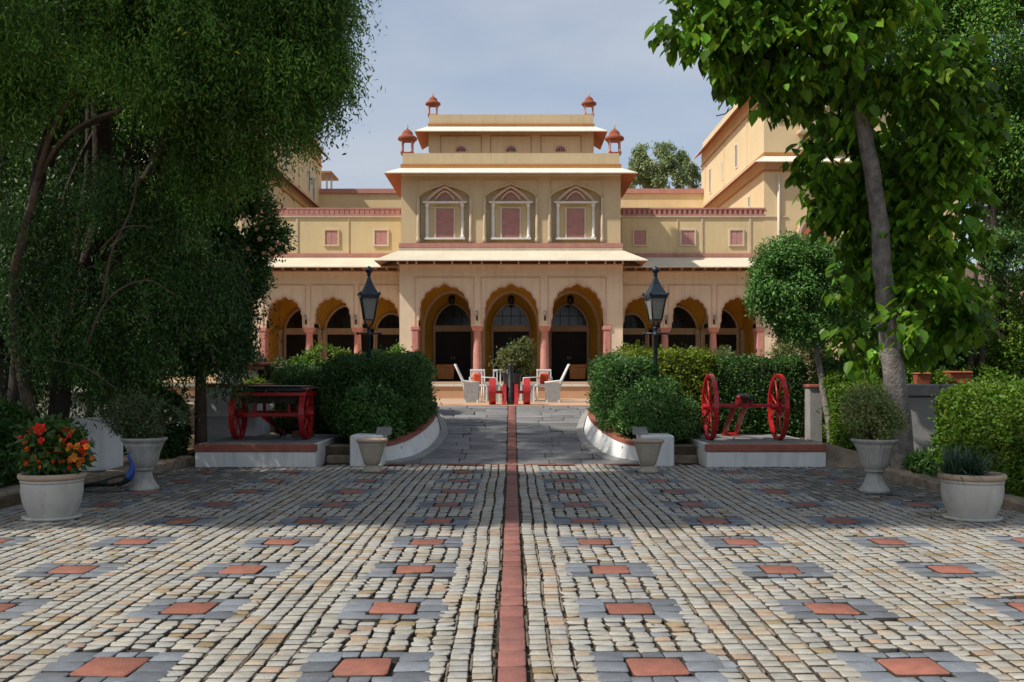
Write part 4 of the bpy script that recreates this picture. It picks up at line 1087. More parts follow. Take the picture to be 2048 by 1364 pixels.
def base_gun():
    t = thing('field_gun', 'bright red two wheeled field gun on the right white plinth', 'cannon', (4.25, 18.2, PZ))
    zc = PZ+.605
    wheel(t, 3.62, 18.2, zc, .605, .085, 8, rt=.05); wheel(t, 4.87, 18.2, zc, .605, .085, 8, rt=.05)
    m = MB(); m.tube([(3.50, 18.2, zc+.02), (4.99, 18.2, zc+.02)], .032, 8); m.box(3.74, 4.75, 18.15, 18.25, zc-.005, zc+.055, bev=.01); m.build('axle', 'red_paint', t)
    for xa, xb in ((4.10, 4.16), (4.30, 4.40)):
        m = MB(); m.tube([(xa, 18.15, zc+.08), (xa+.01, 18.6, zc-.12), (xb, 19.55, PZ+.03)], [.06, .055, .045], 4, smooth=False); m.build('trail', 'red_paint', t)
    m = MB(); m.box(4.12, 4.44, 19.44, 19.58, PZ+.004, PZ+.06, bev=.01); m.build('trail_foot', 'red_paint', t)
    for xa in (4.15, 4.36):
        m = MB(); m.box(xa-.03, xa+.03, 18.08, 18.32, zc+.05, zc+.14, bev=.012); m.lathe(xa, 18.2, [(.035, zc+.13), (.055, zc+.16), (.045, zc+.20), (.01, zc+.22)], 10); m.build('trunnion_bracket', 'red_paint', t)
    m = MB(); m.tube([(4.255, 17.72, zc+.17), (4.255, 17.74, zc+.17), (4.255, 17.78, zc+.17), (4.255, 18.2, zc+.165), (4.255, 18.6, zc+.16), (4.255, 18.66, zc+.16), (4.255, 18.72, zc+.16)], [.04, .062, .052, .065, .078, .07, .02], 16)
    m.tube([(4.12, 18.2, zc+.165), (4.39, 18.2, zc+.165)], .022, 8); m.build('barrel', 'gun_black', t)
base_gun()
def cart():
    t = thing('cart', 'red two wheeled cart with flat black top on the left white plinth', 'cart', (-4.43, 18.5, PZ))
    r = .475; zc = PZ+r+.002
    wheel(t, -5.06, 18.4, zc, r, .10, 8, rt=.05); wheel(t, -3.80, 18.4, zc, r, .10, 8, rt=.05)
    m = MB(); m.tube([(-5.18, 18.4, zc-.02), (-3.68, 18.4, zc-.02)], .03, 8); m.box(-4.98, -3.88, 18.34, 18.46, zc-.06, zc+.02, bev=.01); m.build('axle', 'red_paint', t)
    m = MB(); m.box(-5.05, -3.76, 18.0, 19.5, 1.275, 1.345, bev=.02); m.box(-4.98, -3.84, 18.1, 19.4, 1.346, 1.38, bev=.015); m.build('top_slab', 'gun_black', t)
    m = MB(); m.loft([[(-4.86, 18.16, 1.06), (-3.96, 18.16, 1.06), (-3.96, 19.3, 1.06), (-4.86, 19.3, 1.06)], [(-4.93, 18.13, 1.27), (-3.85, 18.13, 1.27), (-3.85, 19.34, 1.27), (-4.93, 19.34, 1.27)]]); m.build('body', 'bark_dark', t)
    m = MB(); m.box(-5.02, -3.76, 18.04, 18.12, 1.20, 1.272, bev=.01); m.box(-5.02, -3.76, 19.36, 19.44, 1.20, 1.272, bev=.01); m.box(-5.02, -4.95, 18.12, 19.36, 1.20, 1.27); m.box(-3.83, -3.76, 18.12, 19.36, 1.20, 1.27); m.build('frame', 'red_paint', t)
    for x in (-4.75, -4.12):
        for y in (18.4, 19.1):
            m = MB(); m.box(x-.03, x+.03, y-.03, y+.03, zc-.03, 1.21, bev=.008); m.build('upright', 'red_paint', t)
    m = MB(); m.box(-4.98, -3.84, 19.08, 19.14, zc-.03, zc+.03, bev=.01); m.build('rear_bar', 'red_paint', t)
    for xa, xb in ((-4.60, -4.42), (-4.2, -4.02), (-4.48, -4.5)):
        m = MB(); m.tube([(xa, 18.4, zc-.05), (xb, 19.4, PZ+.03)], [.04, .035], 6); m.build('trail', 'bark_dark' if xa != -4.6 else 'red_paint', t)
    m = MB(); m.box(-4.25, -3.85, 19.2, 19.4, PZ+.003, PZ+.10, bev=.01); m.build('rear_block', 'red_coping', t)
cart()
def mortar():
    z0 = .845; Y = 24.7
    t = thing('mortar_gun', 'small red gun with upright black barrel at the top of the ramp', 'cannon', (-.06, Y, z0))
    r = .325; zc = z0+r
    for px_ in (985, 1053.5): wheel(t, X(px_, Y), Y, zc, r, .165, 6, rt=.09, hub=.06)
    m = MB(); m.tube([(X(980, Y), Y, zc-.02), (X(1058, Y), Y, zc-.02)], .035, 8); m.box(X(993, Y), X(1045, Y), Y-.05, Y+.05, zc-.055, zc+.02, bev=.01); m.build('axle', 'red_paint', t)
    for px_ in (1008.5, 1032.5):
        x = X(px_, Y); m = MB(); m.loft([[(x-.05, Y-.28, z0), (x+.05, Y-.28, z0), (x+.05, Y+.35, z0), (x-.05, Y+.35, z0)], [(x-.05, Y-.16, z0+.3), (x+.05, Y-.16, z0+.3), (x+.05, Y+.3, z0+.3), (x-.05, Y+.3, z0+.3)],
            [(x-.045, Y-.12, z0+.50), (x+.045, Y-.12, z0+.50), (x+.045, Y+.1, z0+.50), (x-.045, Y+.1, z0+.50)]]); m.build('cheek', 'red_paint', t)
    x = X(1021, Y); m = MB(); m.tube([(x, Y-.12, z0+.02), (x, Y-.11, z0+.06), (x, Y-.02, z0+.3), (x, Y+.08, z0+.6), (x, Y+.19, z0+.93), (x, Y+.2, z0+.955), (x, Y+.215, z0+1.0)], [.085, .10, .098, .085, .06, .072, .068], 16)
    m.build('barrel', 'gun_black', t)
    m = MB(); m.box(X(1014, Y), X(1027, Y), Y-.2, Y-.1, z0+.001, z0+.1, bev=.01); m.build('bed', 'gun_black', t)
mortar()

# ---------------------------------------------------------------- pots and urns
def big_pot(x, Y, label):
    t = thing('planter_pot', label, 'plant pot', (x, Y, 0))
    m = MB(); m.lathe(x, Y, [(.20, 0), (.225, .004), (.235, .03), (.27, .10), (.305, .20), (.322, .30), (.322, .38), (.318, .405)], 40); m.lathe(x, Y, [(.318, .406), (.328, .412), (.328, .436), (.318, .442)], 40)
    m.build('body', 'pot_white', t)
    m = MB(); m.lathe(x, Y, [(.318, .443), (.345, .450), (.352, .475), (.348, .498), (.335, .506), (.30, .506), (.29, .49), (.285, .43)], 40, cap=False); m.build('rim', 'pot_rim', t)
    m = MB(); m.lathe(x, Y, [(.30, .40), (.29, .455), (.1, .47)], 20); m.build('potting_soil', 'soil', t)
    m = MB(); m.lathe(x, Y, [(.23, .002), (.30, .003), (.31, .03), (.295, .034), (.24, .03)], 36); m.build('saucer', 'pot_white', t)
    return t
p1x, p1y = X(104.5, 11.05), 11.05; p2x, p2y = X(1944, 11.0), 11.0
pot1 = big_pot(p1x, p1y, 'rounded white pot holding the orange and red flowers at far left')
pot2 = big_pot(p2x, p2y, 'rounded white pot holding the dark spiky plant at far right')
def urn(x, Y, label, group):
    t = thing('stone_urn', label, 'urn', (x, Y, 0), group)
    m = MB(); m.lathe(x, Y, [(.20, 0), (.205, .03), (.19, .05), (.15, .11), (.12, .18), (.105, .24), (.105, .27)], 32)
    m.build('foot', 'urn_stone', t)
    m = MB(); m.lathe(x, Y, [(.10, .271), (.13, .275), (.135, .295), (.125, .31), (.15, .33), (.17, .36, 1), (.195, .42, 1), (.215, .52, 1), (.245, .60, 1), (.275, .66, 1)], 96, flute=.045, nfl=24)
    m.lathe(x, Y, [(.27, .655), (.30, .685), (.312, .70), (.312, .72), (.295, .725), (.27, .715), (.25, .65)], 40, cap=False); m.build('bowl', 'urn_stone', t)
    m = MB(); m.lathe(x, Y, [(.24, .64), (.262, .69), (.1, .70)], 20); m.build('potting_soil', 'soil', t)
    return t
u1x, u1y = X(288, 13.75), 13.75; u2x, u2y = X(1749, 13.5), 13.5
urn(u1x, u1y, 'fluted stone urn with grey green bush beside the peacock', 'fluted urns'); urn(u2x, u2y, 'fluted stone urn with yellow green bush before the grey tree trunk', 'fluted urns')
def taper_pot(x, Y, label):
    t = thing('tapered_pot', label, 'plant pot', (x, Y, 0), 'tapered sandstone pots at the foot of the ramp')
    def ring(h, z, p=3.2, n=32):
        out = []
        for i in range(n):
            a = 2*math.pi*i/n+.3; c, s = math.cos(a), math.sin(a); q = (abs(c)**p+abs(s)**p)**(-1/p); out.append((x+h*q*c, Y+h*q*s, z))
        return out
    m = MB(); m.loft([ring(.155, 0), ring(.165, .02), ring(.155, .045), ring(.11, .09), ring(.10, .115)], smooth=True); m.build('foot', 'pot_sand', t)
    m = MB(); m.loft([ring(.10, .116), ring(.125, .13), ring(.15, .22), ring(.185, .34), ring(.215, .45), ring(.228, .49)], smooth=True); m.build('body', 'pot_sand', t)
    m = MB(); m.loft([ring(.228, .491), ring(.252, .495), ring(.258, .515), ring(.25, .535), ring(.225, .535), ring(.215, .50), ring(.21, .45)], cap=False, smooth=True); m.build('rim', 'pot_rim', t)
    m = MB(); m.loft([ring(.20, .40), ring(.218, .48)]); m.build('potting_soil', 'soil', t)
taper_pot(X(744, 16.3), 16.3, 'tapered sandstone pot in front of the left curved wall'); taper_pot(X(1296, 16.2), 16.2, 'tapered sandstone pot in front of the right curved wall')

def box_pot(px0, px1, py0, py1, Y, name, label, m_='terracotta', group=None):
    t = thing(name, label, 'planter', (X((px0+px1)/2, Y), Y, Z(py1, Y)), group)
    x0, x1, z0, z1 = X(px0, Y), X(px1, Y), Z(py1, Y), Z(py0, Y); h = z1-z0; i = (x1-x0)*.08
    m = MB(); m.loft([[(x0+i, Y, z0), (x1-i, Y, z0), (x1-i, Y+(x1-x0)*.6, z0), (x0+i, Y+(x1-x0)*.6, z0)], [(x0+i*.4, Y-.02, z1-h*.2), (x1-i*.4, Y-.02, z1-h*.2), (x1-i*.4, Y+(x1-x0)*.62, z1-h*.2), (x0+i*.4, Y+(x1-x0)*.62, z1-h*.2)]])
    m.build('body', m_, t)
    m = MB(); m.box(x0, x1, Y-.05, Y+(x1-x0)*.66, z1-h*.2, z1, bev=.02); m.build('rim', m_, t)
    return t
box_pot(550, 586, 742, 775, 22.7, 'terracotta_box', 'square terracotta planter behind the black topped cart')
box_pot(1832, 1862, 745, 769, 18.3, 'terracotta_box', 'square terracotta planter on the grey retaining wall by the broad leaved trunk')
box_pot(1898, 1945, 742, 768, 18.6, 'terracotta_box', 'wide orange terracotta planter on the grey retaining wall near the leaning dark tree')
for a, b, s in ((873, 909, 'left'), (1138, 1173, 'right')):
    box_pot(a, b, 729, 758, 35.4, 'wicker_planter', f'flared orange wicker box at the {s} palace door', 'wicker_orange', 'wicker boxes on the veranda')

# ---------------------------------------------------------------- terrace seats
ZT = .843
def lounge(s_, label):
    x0 = s_*1.12; Y = 27.0
    t = thing('wicker_armchair', label, 'chair', (x0, Y, .83), 'grey wicker armchairs facing the potted plant')
    def R4(xa, xb, ya, yb, z): xa, xb = sorted((xa, xb)); return [(xa, ya, z), (xb, ya, z), (xb, yb, z), (xa, yb, z)]
    m = MB(); a, b = s_*.90, s_*1.30
    m.loft([R4(a+s_*.03, b, Y-.02, Y+.03, .835), R4(a, b, Y-.03, Y+.05, 1.36)]); m.build('arm_panel', 'wicker_grey', t)
    m = MB(); m.loft([R4(a+s_*.03, b, Y+.55, Y+.6, .835), R4(a, b, Y+.55, Y+.63, 1.36)]); m.build('arm_panel', 'wicker_grey', t)
    m = MB(); m.box(*sorted((a+s_*.02, b-s_*.02)), Y+.05, Y+.55, 1.05, 1.16, bev=.03); m.build('seat', 'wicker_grey', t)
    m = MB(); m.loft([R4(s_*1.25, s_*1.30, Y+.03, Y+.57, 1.10), R4(s_*1.33, s_*1.38, Y+.01, Y+.59, 1.42), R4(s_*1.54, s_*1.575, Y+.01, Y+.59, 1.86)]); m.build('backrest', 'chair_white', t)
    m = MB(); m.tube([(a, Y, 1.37), ((a+b)/2, Y-.02, 1.39), (b+s_*.04, Y, 1.42), (s_*1.44, Y, 1.62), (s_*1.56, Y, 1.87)], .022, 6); m.tube([(a, Y+.6, 1.37), (b+s_*.04, Y+.6, 1.42), (s_*1.56, Y+.6, 1.87)], .022, 6); m.build('frame', 'chair_white', t)
    for xx in (a+s_*.04, b-s_*.03):
        for yy in (Y, Y+.58):
            m = MB(); m.box(xx-.025, xx+.025, yy-.025, yy+.025, .83, .90); m.build('leg', 'chair_white', t)
lounge(-1, 'grey wicker armchair with sloped white back left of the small red gun'); lounge(1, 'grey wicker armchair with sloped white back right of the small red gun')
def garden_chair(x, Y, face, label, cushion=False):
    t = thing('garden_chair', label, 'chair', (x, Y, .83), 'white garden chairs on the terrace'); z = .83
    fx = face  # -1: back on the left, +1: back on the right, 0: back away from the viewer
    m = MB(); m.box(x-.22, x+.22, Y-.2, Y+.2, z+.42, z+.46, bev=.015); m.build('seat', 'chair_white', t)
    for a in (-.19, .19):
        for b in (-.17, .17):
            m = MB(); m.tube([(x+a*1.1, Y+b*1.1, z), (x+a, Y+b, z+.43)], .02, 6); m.build('leg', 'chair_white', t)
    m = MB()
    if fx == 0:
        for q in (-.2, -.1, 0, .1, .2): m.box(x+q-.018, x+q+.018, Y+.19, Y+.22, z+.46, z+.84)
        m.box(x-.22, x+.22, Y+.185, Y+.225, z+.84, z+.91, bev=.01)
    else:
        for q in (-.18, -.09, 0, .09, .18): m.box(x+fx*.2-.015, x+fx*.2+.015, Y+q-.018, Y+q+.018, z+.46, z+.84)
        m.box(x+fx*.2-.02, x+fx*.2+.02, Y-.2, Y+.2, z+.84, z+.91, bev=.01)
    m.build('backrest', 'chair_white', t)
    m = MB()
    for q in (-.22, .22): m.tube([(x+q if fx == 0 else x-fx*.2, Y-.18 if fx == 0 else Y+q*.9, z+.45), (x+q if fx == 0 else x-fx*.2, Y-.18 if fx == 0 else Y+q*.9, z+.66), (x+q if fx == 0 else x+fx*.2, Y+.2 if fx == 0 else Y+q*.9, z+.68)], .018, 6)
    m.build('armrests', 'chair_white', t)
    if cushion: m = MB(); m.box(x-.12, x+.12, Y+.10 if fx == 0 else Y-.12, Y+.18 if fx == 0 else Y+.12, z+.47, z+.78, bev=.05); m.build('cushion', 'cushion_red', t)
garden_chair(-1.02, 29.3, 0, 'white garden chair with red cushion behind the left wicker armchair', True)
garden_chair(-.66, 28.3, -1, 'white garden chair between the left wicker armchair and the potted plant')
garden_chair(.52, 28.3, 1, 'white garden chair between the potted plant and the right wicker armchair')
garden_chair(.95, 29.4, 0, 'white garden chair with red cushion behind the right wicker armchair', True)
garden_chair(-.35, 29.6, 0, 'white garden chair standing close behind the potted plant on its left')
for x, lb in ((-.52, 'left'), (.42, 'right')):
    t = thing('glass_table', f'small glass topped table just {lb} of the upright black gun barrel', 'table', (x, 27.2, .83), 'small glass tables')
    m = MB(); m.box(x-.20, x+.20, 27.05, 27.45, 1.30, 1.325, bev=.008); m.build('table_top', 'glass_top', t)
    m = MB(); m.box(x-.15, x+.15, 27.1, 27.4, .87, 1.29); m.build('glass_body', 'glass_top', t)
    for a in (-.17, .17):
        for b in (27.08, 27.42): m = MB(); m.box(x+a-.018, x+a+.018, b-.018, b+.018, .83, 1.30); m.build('leg', 'chair_white', t)
x, Y = X(1024, 29), 28.9
t = thing('potted_shrub', 'bushy shrub in a tall black pot behind the small red gun', 'potted plant', (x, Y, .83))
m = MB(); m.lathe(x, Y, [(.17, .83), (.19, .87), (.24, 1.2), (.27, 1.55), (.29, 1.56), (.29, 1.64), (.27, 1.64), (.25, 1.5)], 20, cap=False); m.lathe(x, Y, [(.25, 1.5), (.25, 1.58)], 16); m.build('pot', 'gun_black', t)
m = MB()
for i in range(7): a = i*.9; m.tube([(x, Y, 1.55), (x+.15*math.cos(a), Y+.15*math.sin(a), 1.8), (x+.42*math.cos(a), Y+.3*math.sin(a), 2.15+.1*(i % 3))], [.02, .014, .006], 5)
m.build('stems', 'bark_brown', t)
crown('foliage', [(x-.20, Y, 2.02, .35, .3, .28), (x+.18, Y, 2.12, .38, .32, .42), (x+.35, Y, 2.35, .25, .25, .28), (x-.1, Y, 1.85, .45, .3, .22), (x+.4, Y, 1.9, .25, .2, .25)], 900, 5, .05, .085, .045, 'leaf_pale', t, gap=-.25, gs=5)

# ---------------------------------------------------------------- plants in the pots
def petals(name, centres, r, mats_, parent, npet=6, face=None):
    P = []; D = []; Nn = []; Ls = []; mi = []
    for c, rr, mm in centres:
        ax = nrm(np.array([[rng.normal()*.5, -1+rng.normal()*.4, .55+rng.normal()*.3]]))[0]
        u = nrm(np.cross(ax, [[.1, .2, 1]]))[0]; v = np.cross(ax, u)
        for ly in (0, 1):
            for k in range(npet):
                a = 2*math.pi*(k+.5*ly)/npet+rng.normal()*.15; d = (u*math.cos(a)+v*math.sin(a))*(1-.3*ly)+ax*(.25+.5*ly)
                P.append(np.array(c)); D.append(d); Nn.append(ax+rng.normal(size=3)*.2); Ls.append(rr*(1-.25*ly)); mi.append(mm)
    Ls = np.array(Ls); return leaf_mesh(name, np.array(P), np.array(D), np.array(Nn), Ls, Ls*.95, mats_, parent, matidx=np.array(mi), bright=(.8, 1.15))
t = thing('flower_plant', 'orange and red flowering plant growing in the left white pot', 'plant', (p1x, p1y, .45))
m = MB()
for i in range(16): a = i*2.4; rr = .1+.2*(i % 4)/4; m.tube([(p1x+.1*math.cos(a), p1y+.1*math.sin(a), .46), (p1x+rr*.8*math.cos(a), p1y+rr*.8*math.sin(a), .75), (p1x+rr*1.2*math.cos(a), p1y+rr*1.2*math.sin(a), .95)], [.012, .009, .004], 5)
m.build('stems', 'bark_dark', t)
crown('foliage', [(p1x, p1y, .72, .34, .30, .26), (p1x, p1y, .92, .28, .26, .14), (p1x+.2, p1y, .80, .2, .2, .2)], 520, 4, .03, .10, .055, 'leaf_dense', t, shell=.5, gap=-.3, gs=7)
fc = []
def at11(px_, py_, Y=10.8, r=.055, mm=0): fc.append(((X(px_, Y), Y+rng.normal()*.05, Z(py_, Y)), r*.95, mm))
for a, b, r, mm in ((85, 857, .085, 1), (60, 862, .06, 1), (125, 861, .05, 1), (90, 880, .05, 1), (100, 868, .06, 0), (137, 867, .05, 0), (118, 898, .055, 0), (122, 888, .045, 0), (167, 888, .07, 1), (168, 902, .06, 1), (176, 910, .05, 0),
                   (57, 898, .045, 0), (66, 915, .05, 0), (60, 928, .045, 0), (71, 930, .045, 2), (106, 922, .045, 0), (122, 923, .045, 0), (136, 906, .06, 2), (150, 915, .06, 2), (154, 928, .045, 2), (141, 921, .04, 0), (50, 875, .04, 2), (115, 875, .04, 2), (98, 905, .035, 0), (82, 922, .035, 0), (132, 880, .04, 1), (148, 890, .045, 0), (75, 872, .05, 1), (45, 885, .04, 2)): at11(a, b, 10.82, r, mm)
mat('petal_gold', (.75, .33, .05), rough=.6, var=.1, bump=0, attr='tint', transl=.3)
fc += [((c[0][0]+rng.normal()*.05, c[0][1]+rng.normal()*.06, c[0][2]+rng.normal()*.04), c[1]*.75, int(rng.integers(0, 3))) for c in fc[5:]]
petals('blossoms', fc, .05, ['petal_orange', 'petal_red', 'petal_gold'], t)

t = thing('urn_bush', 'loose grey green bush with tiny white flowers in the left urn', 'plant', (u1x, u1y, .68))
m = MB()
for i in range(14): a = i*2.4; rr = .25+.12*(i % 5); m.tube([(u1x, u1y, .69), (u1x+rr*.5*math.cos(a), u1y+rr*.4*math.sin(a), .9), (u1x+rr*1.25*math.cos(a), u1y+rr*.8*math.sin(a), 1.02+.07*(i % 4))], [.012, .008, .003], 5)
m.build('stems', 'bark_brown', t)
o = crown('foliage', [(u1x-.22, u1y, 1.02, .34, .3, .24), (u1x+.20, u1y, .98, .36, .3, .20), (u1x, u1y, 1.12, .3, .28, .2), (u1x-.05, u1y, .83, .3, .26, .12)], 1500, 4, .03, .055, .018, 'leaf_grey', t, shell=.4, gap=-.2, gs=7, bright=(.6, 1.6))
wp, _ = blob_pts([(u1x-.25, u1y, 1.02, .38, .32, .26), (u1x+.2, u1y, .98, .38, .3, .22)], 60, 1.0)
petals('blossoms', [(tuple(p), .016, 0) for p in wp], .02, ['petal_white'], t, npet=5)

t = thing('urn_bush', 'round yellow green bush in the right urn', 'plant', (u2x, u2y, .68))
m = MB()
for i in range(14): a = i*2.4; rr = .25+.08*(i % 5); m.tube([(u2x, u2y, .69), (u2x+rr*.5*math.cos(a), u2y+rr*.4*math.sin(a), .95), (u2x+rr*1.0*math.cos(a), u2y+rr*.8*math.sin(a), 1.2+.07*(i % 4))], [.012, .008, .003], 5)
m.build('stems', 'bark_brown', t)
crown('foliage', [(u2x-.05, u2y, 1.05, .38, .34, .34), (u2x-.12, u2y, 1.22, .30, .28, .24), (u2x+.15, u2y, .95, .28, .26, .22), (u2x, u2y, .8, .3, .28, .1)], 1700, 4, .025, .055, .022, 'leaf_pale', t, shell=.45, gap=-.25, gs=8, bright=(.8, 2.2))

t = thing('spiky_plant', 'dark spiky strap leaved plant in the right white pot', 'plant', (p2x, p2y, .45))
n = 520; a = rng.random(n)*6.283; el = rng.random(n)
m = MB()
for i in range(420):
    a = R.uniform(0, 6.283); el = R.uniform(.45, 1.4); ln = R.uniform(.34, .62); w_ = R.uniform(.006, .011)
    d = Vector((math.cos(a)*math.cos(el), math.sin(a)*math.cos(el), math.sin(el))); sd_ = Vector((-math.sin(a), math.cos(a), 0))
    b0 = Vector((p2x-.09+R.uniform(-.16, .16), p2y+R.uniform(-.14, .14), .46)); P = []
    for q in range(5):
        u = q/4; c = b0+d*ln*u+Vector((0, 0, -.55*ln*u*u*(1.3-el*.6))); ww = w_*(1-u**2*.95)
        P += [c-sd_*ww, c+sd_*ww]
    m.add(P, [(2*q, 2*q+1, 2*q+3, 2*q+2) for q in range(4)], R.choice((0, 0, 1)))
mat('leaf_blade', (.035, .075, .040), rough=.35, var=.3, bump=0, spec=.5, transl=.2); mat('leaf_blade_pale', (.09, .15, .09), rough=.35, var=.3, bump=0, spec=.5, transl=.2)
m.build('blades', ['leaf_blade', 'leaf_blade_pale'], t)

# ---------------------------------------------------------------- the peacock
mat('feather_blue', (.006, .055, .32), rough=.35, var=.35, vscale=40, spec=.6, bump=.2, bscale=90)
mat('feather_dark', (.022, .024, .022), rough=.6, var=.4, vscale=30, bump=.4, bscale=60, col2=(.03, .05, .035))
mat('feather_brown', (.16, .12, .08), rough=.7, var=.4, vscale=40, bump=.4)
def peacock():
    Y = 13.45; k = Y/FPX
    def P(zx, zy, dy=0): return Vector((X(zx/4.0114, Y), Y+dy, (977-(740+zy/4.0114))*k))
    root = P(905, 950); t = thing('peacock', 'blue necked peacock standing side on with its head turned back, beside the left urn', 'peacock', (root.x, Y, 0))
    spine = [P(640, 915, .05), P(700, 898, .04), (P(790, 882, .02)), P(860, 872), P(930, 862), P(990, 850), P(1035, 826), P(1056, 795), P(1062, 760), P(1060, 728), P(1052, 700), P(1042, 680), P(1036, 664), P(1026, 655), P(1016, 657)]
    rad = [.006, .022, .038, .055, .072, .078, .066, .050, .038, .030, .025, .021, .024, .022, .010]
    flat = [2.6, 2.2, 1.6, 1.25, 1.05, 1.0, .95, .95, .95, .95, .95, .95, .9, .85, .8]
    m = MB(); m.tube(spine, rad, 14, flat=flat)
    nf = 14
    for i in range(len(m.f)-2):
        seg = i//nf; m.m[i] = 1 if seg < 6 else 0
    b = m.build('body', ['feather_blue', 'feather_dark'], t)
    md = b.modifiers.new('s', 'SUBSURF'); md.levels = 1; md.render_levels = 2
    m = MB(); q = P(1016, 657); m.tube([q, q+Vector((-.018, 0, -.003)), q+Vector((-.032, 0, -.012))], [.009, .006, .001], 6); m.build('beak', 'pot_white', b)
    m = MB()
    for i in range(6):
        q = P(1034, 648); a = -.5+i*.2; e = q+Vector((.015+a*.03, 0, .04)); m.tube([q+Vector((0, 0, -.01)), e], .0015, 4); m.lathe(e.x, e.y, [(.001, e.z-.004), (.005, e.z+.002), (.001, e.z+.008)], 6)
    m.build('crest', 'feather_blue', b)
    m = MB()
    for s_ in (-1, 1):
        q = P(1030, 655)+Vector((0, s_*.019, 0)); m.lathe(q.x, q.y, [(.001, q.z-.005), (.005, q.z), (.001, q.z+.005)], 8)
    m.build('eyes', 'chair_white', b)
    for s_ in (-1, 1):
        m = MB(); h = P(940, 890, s_*.03); kx = -.01 if s_ < 0 else .03
        m.tube([h+Vector((kx, 0, .01)), Vector((h.x+kx+.012, h.y, h.z*.5)), Vector((h.x+kx-.004, h.y, .012))], [.022, .010, .007], 8)
        for a in (-.5, 0, .5, 3.14): m.tube([(h.x+kx-.004, h.y, .012), (h.x+kx-.004+.045*math.cos(a), h.y+.045*math.sin(a), .004)], [.006, .003], 5)
        m.build('leg', 'feather_brown', t)
    # folded wing and long train
    m = MB()
    for s_ in (-1, 1):
        m.tube([P(1020, 835, s_*.055), P(960, 850, s_*.075), P(890, 868, s_*.062), P(820, 880, s_*.03)], [.018, .035, .028, .004], 10, flat=[.4]*4)
    m.build('wings', 'feather_brown', t)
    m = MB()
    for i in range(40):
        a = R.uniform(-1, 1); s0 = P(860, 868, a*.04); e = P(R.uniform(560, 680), 900+R.uniform(0, 45), a*.16); e.z = max(e.z, .015)
        mid = (s0+e)/2+Vector((0, 0, .02)); sdv = Vector((0, .008, .003))
        m.add([s0-sdv, s0+sdv, mid+sdv, mid-sdv, e+sdv*.8, e-sdv*.8], [(0, 1, 2, 3), (3, 2, 4, 5)])
    m.build('train', 'feather_dark', t)
peacock()
# ---------------------------------------------------------------- hedges and shrubs
def hedge(name, boxes, dens, L, Wd, mt, label, cat='hedge', bright=(.5, 1.4), bulge=.08, depth=.07, group=None):
    x = (boxes[0][0]+boxes[0][1])/2; y = boxes[0][2]
    t = thing(name, label, cat, (x, y, boxes[0][4]), group)
    hedge_leaves('foliage', boxes, dens, L, Wd, mt, t, bulge=bulge, bright=bright, depth=depth)
    return t
hedge('clipped_hedge', [(-3.55, -1.72, 18.75, 21.9, .50, 1.92), (-5.0, -3.3, 20.6, 22.2, .3, 1.72), (-3.3, -2.0, 18.55, 19.4, .42, 1.2)], 1500, .06, .034, 'leaf_hedge', 'dark green clipped hedge behind the left curved wall', bulge=.14, depth=.12)
hedge('clipped_hedge', [(1.74, 2.75, 18.75, 21.9, .50, 1.90), (2.5, 3.15, 18.6, 20.2, .40, 1.50), (2.9, 3.5, 18.5, 19.6, .35, 1.08)], 1500, .06, .034, 'leaf_hedge', 'dark green clipped hedge behind the right curved wall', bulge=.12, depth=.12, bright=(.55, 1.6))
hedge('lime_hedge', [(2.4, 4.2, 20.3, 22.3, .3, 2.04)], 1500, .065, .04, 'leaf_lime', 'lime green hedge glowing behind the right street lamp', bulge=.10, depth=.1)
hedge('field_hedge', [(3.75, 6.1, 20.35, 21.4, .3, 1.94)], 1500, .06, .034, 'leaf_hedge', 'dark clipped hedge behind the red field gun', bulge=.08, depth=.1)
hedge('bright_hedge', [(6.12, 9.6, 11.2, 14.5, .08, 1.44)], 2600, .052, .036, 'leaf_hedge_bright', 'bright green clipped hedge at far right behind the spiky plant', bulge=.07, depth=.07)
hedge('garden_bush', [(5.95, 7.35, 17.75, 18.9, .1, 1.36), (6.0, 7.0, 18.7, 20.2, .1, 1.62)], 1700, .06, .036, 'leaf_hedge_bright', 'yellow green bush between the mossy pier and the broad leaved tree trunk', 'bush', bulge=.13, depth=.1)
hedge('shaded_hedge', [(-6.85, -6.12, 17.6, 19.0, .1, 1.15), (-7.6, -6.3, 18.3, 19.4, .1, 1.3)], 1300, .07, .04, 'leaf_dense', 'dark shaded bush between the left urn and the stepped white pier', 'bush', bulge=.16, depth=.12)
hedge('shaded_hedge', [(-9.4, -6.75, 11.6, 14.3, .1, 1.12)], 1500, .07, .045, 'leaf_dense', 'dark ivy hedge at the far left edge behind the orange flowers', 'hedge', bulge=.16, depth=.12)

def shrub(name, blobs, n, k, L, Wd, mt, label, zb, gap=-.3, gs=5, bright=(.55, 1.35), flowers=None, cat='shrub', group=None, shell=.45, dr=.1):
    b0 = blobs[0]; t = thing(name, label, cat, (b0[0], b0[1], zb), group)
    m = MB()
    for i in range(9):
        b = blobs[i % len(blobs)]; a = i*2.4
        m.tube([(b0[0]+.05*math.cos(a), b0[1]+.05*math.sin(a), zb-.05), ((b0[0]+b[0])/2, (b0[1]+b[1])/2, (zb+b[2])/2), (b[0]+b[3]*.5*math.cos(a), b[1]+b[4]*.5*math.sin(a), b[2]+b[5]*.4)], [.025, .016, .006], 5)
    m.build('stems', 'bark_brown', t)
    crown('foliage', blobs, n, k, .04, L, Wd, mt, t, shell=shell, gap=gap, gs=gs, bright=bright, droop=dr)
    if flowers:
        P, _ = blob_pts([tuple(v*(1.05 if i > 2 else 1) for i, v in enumerate(b)) for b in blobs], flowers[0], 1.0); petals('blossoms', [(tuple(p), flowers[1]*(.7+.6*rng.random()), 0) for p in P], 0, [flowers[2]], t, npet=5)
    return t
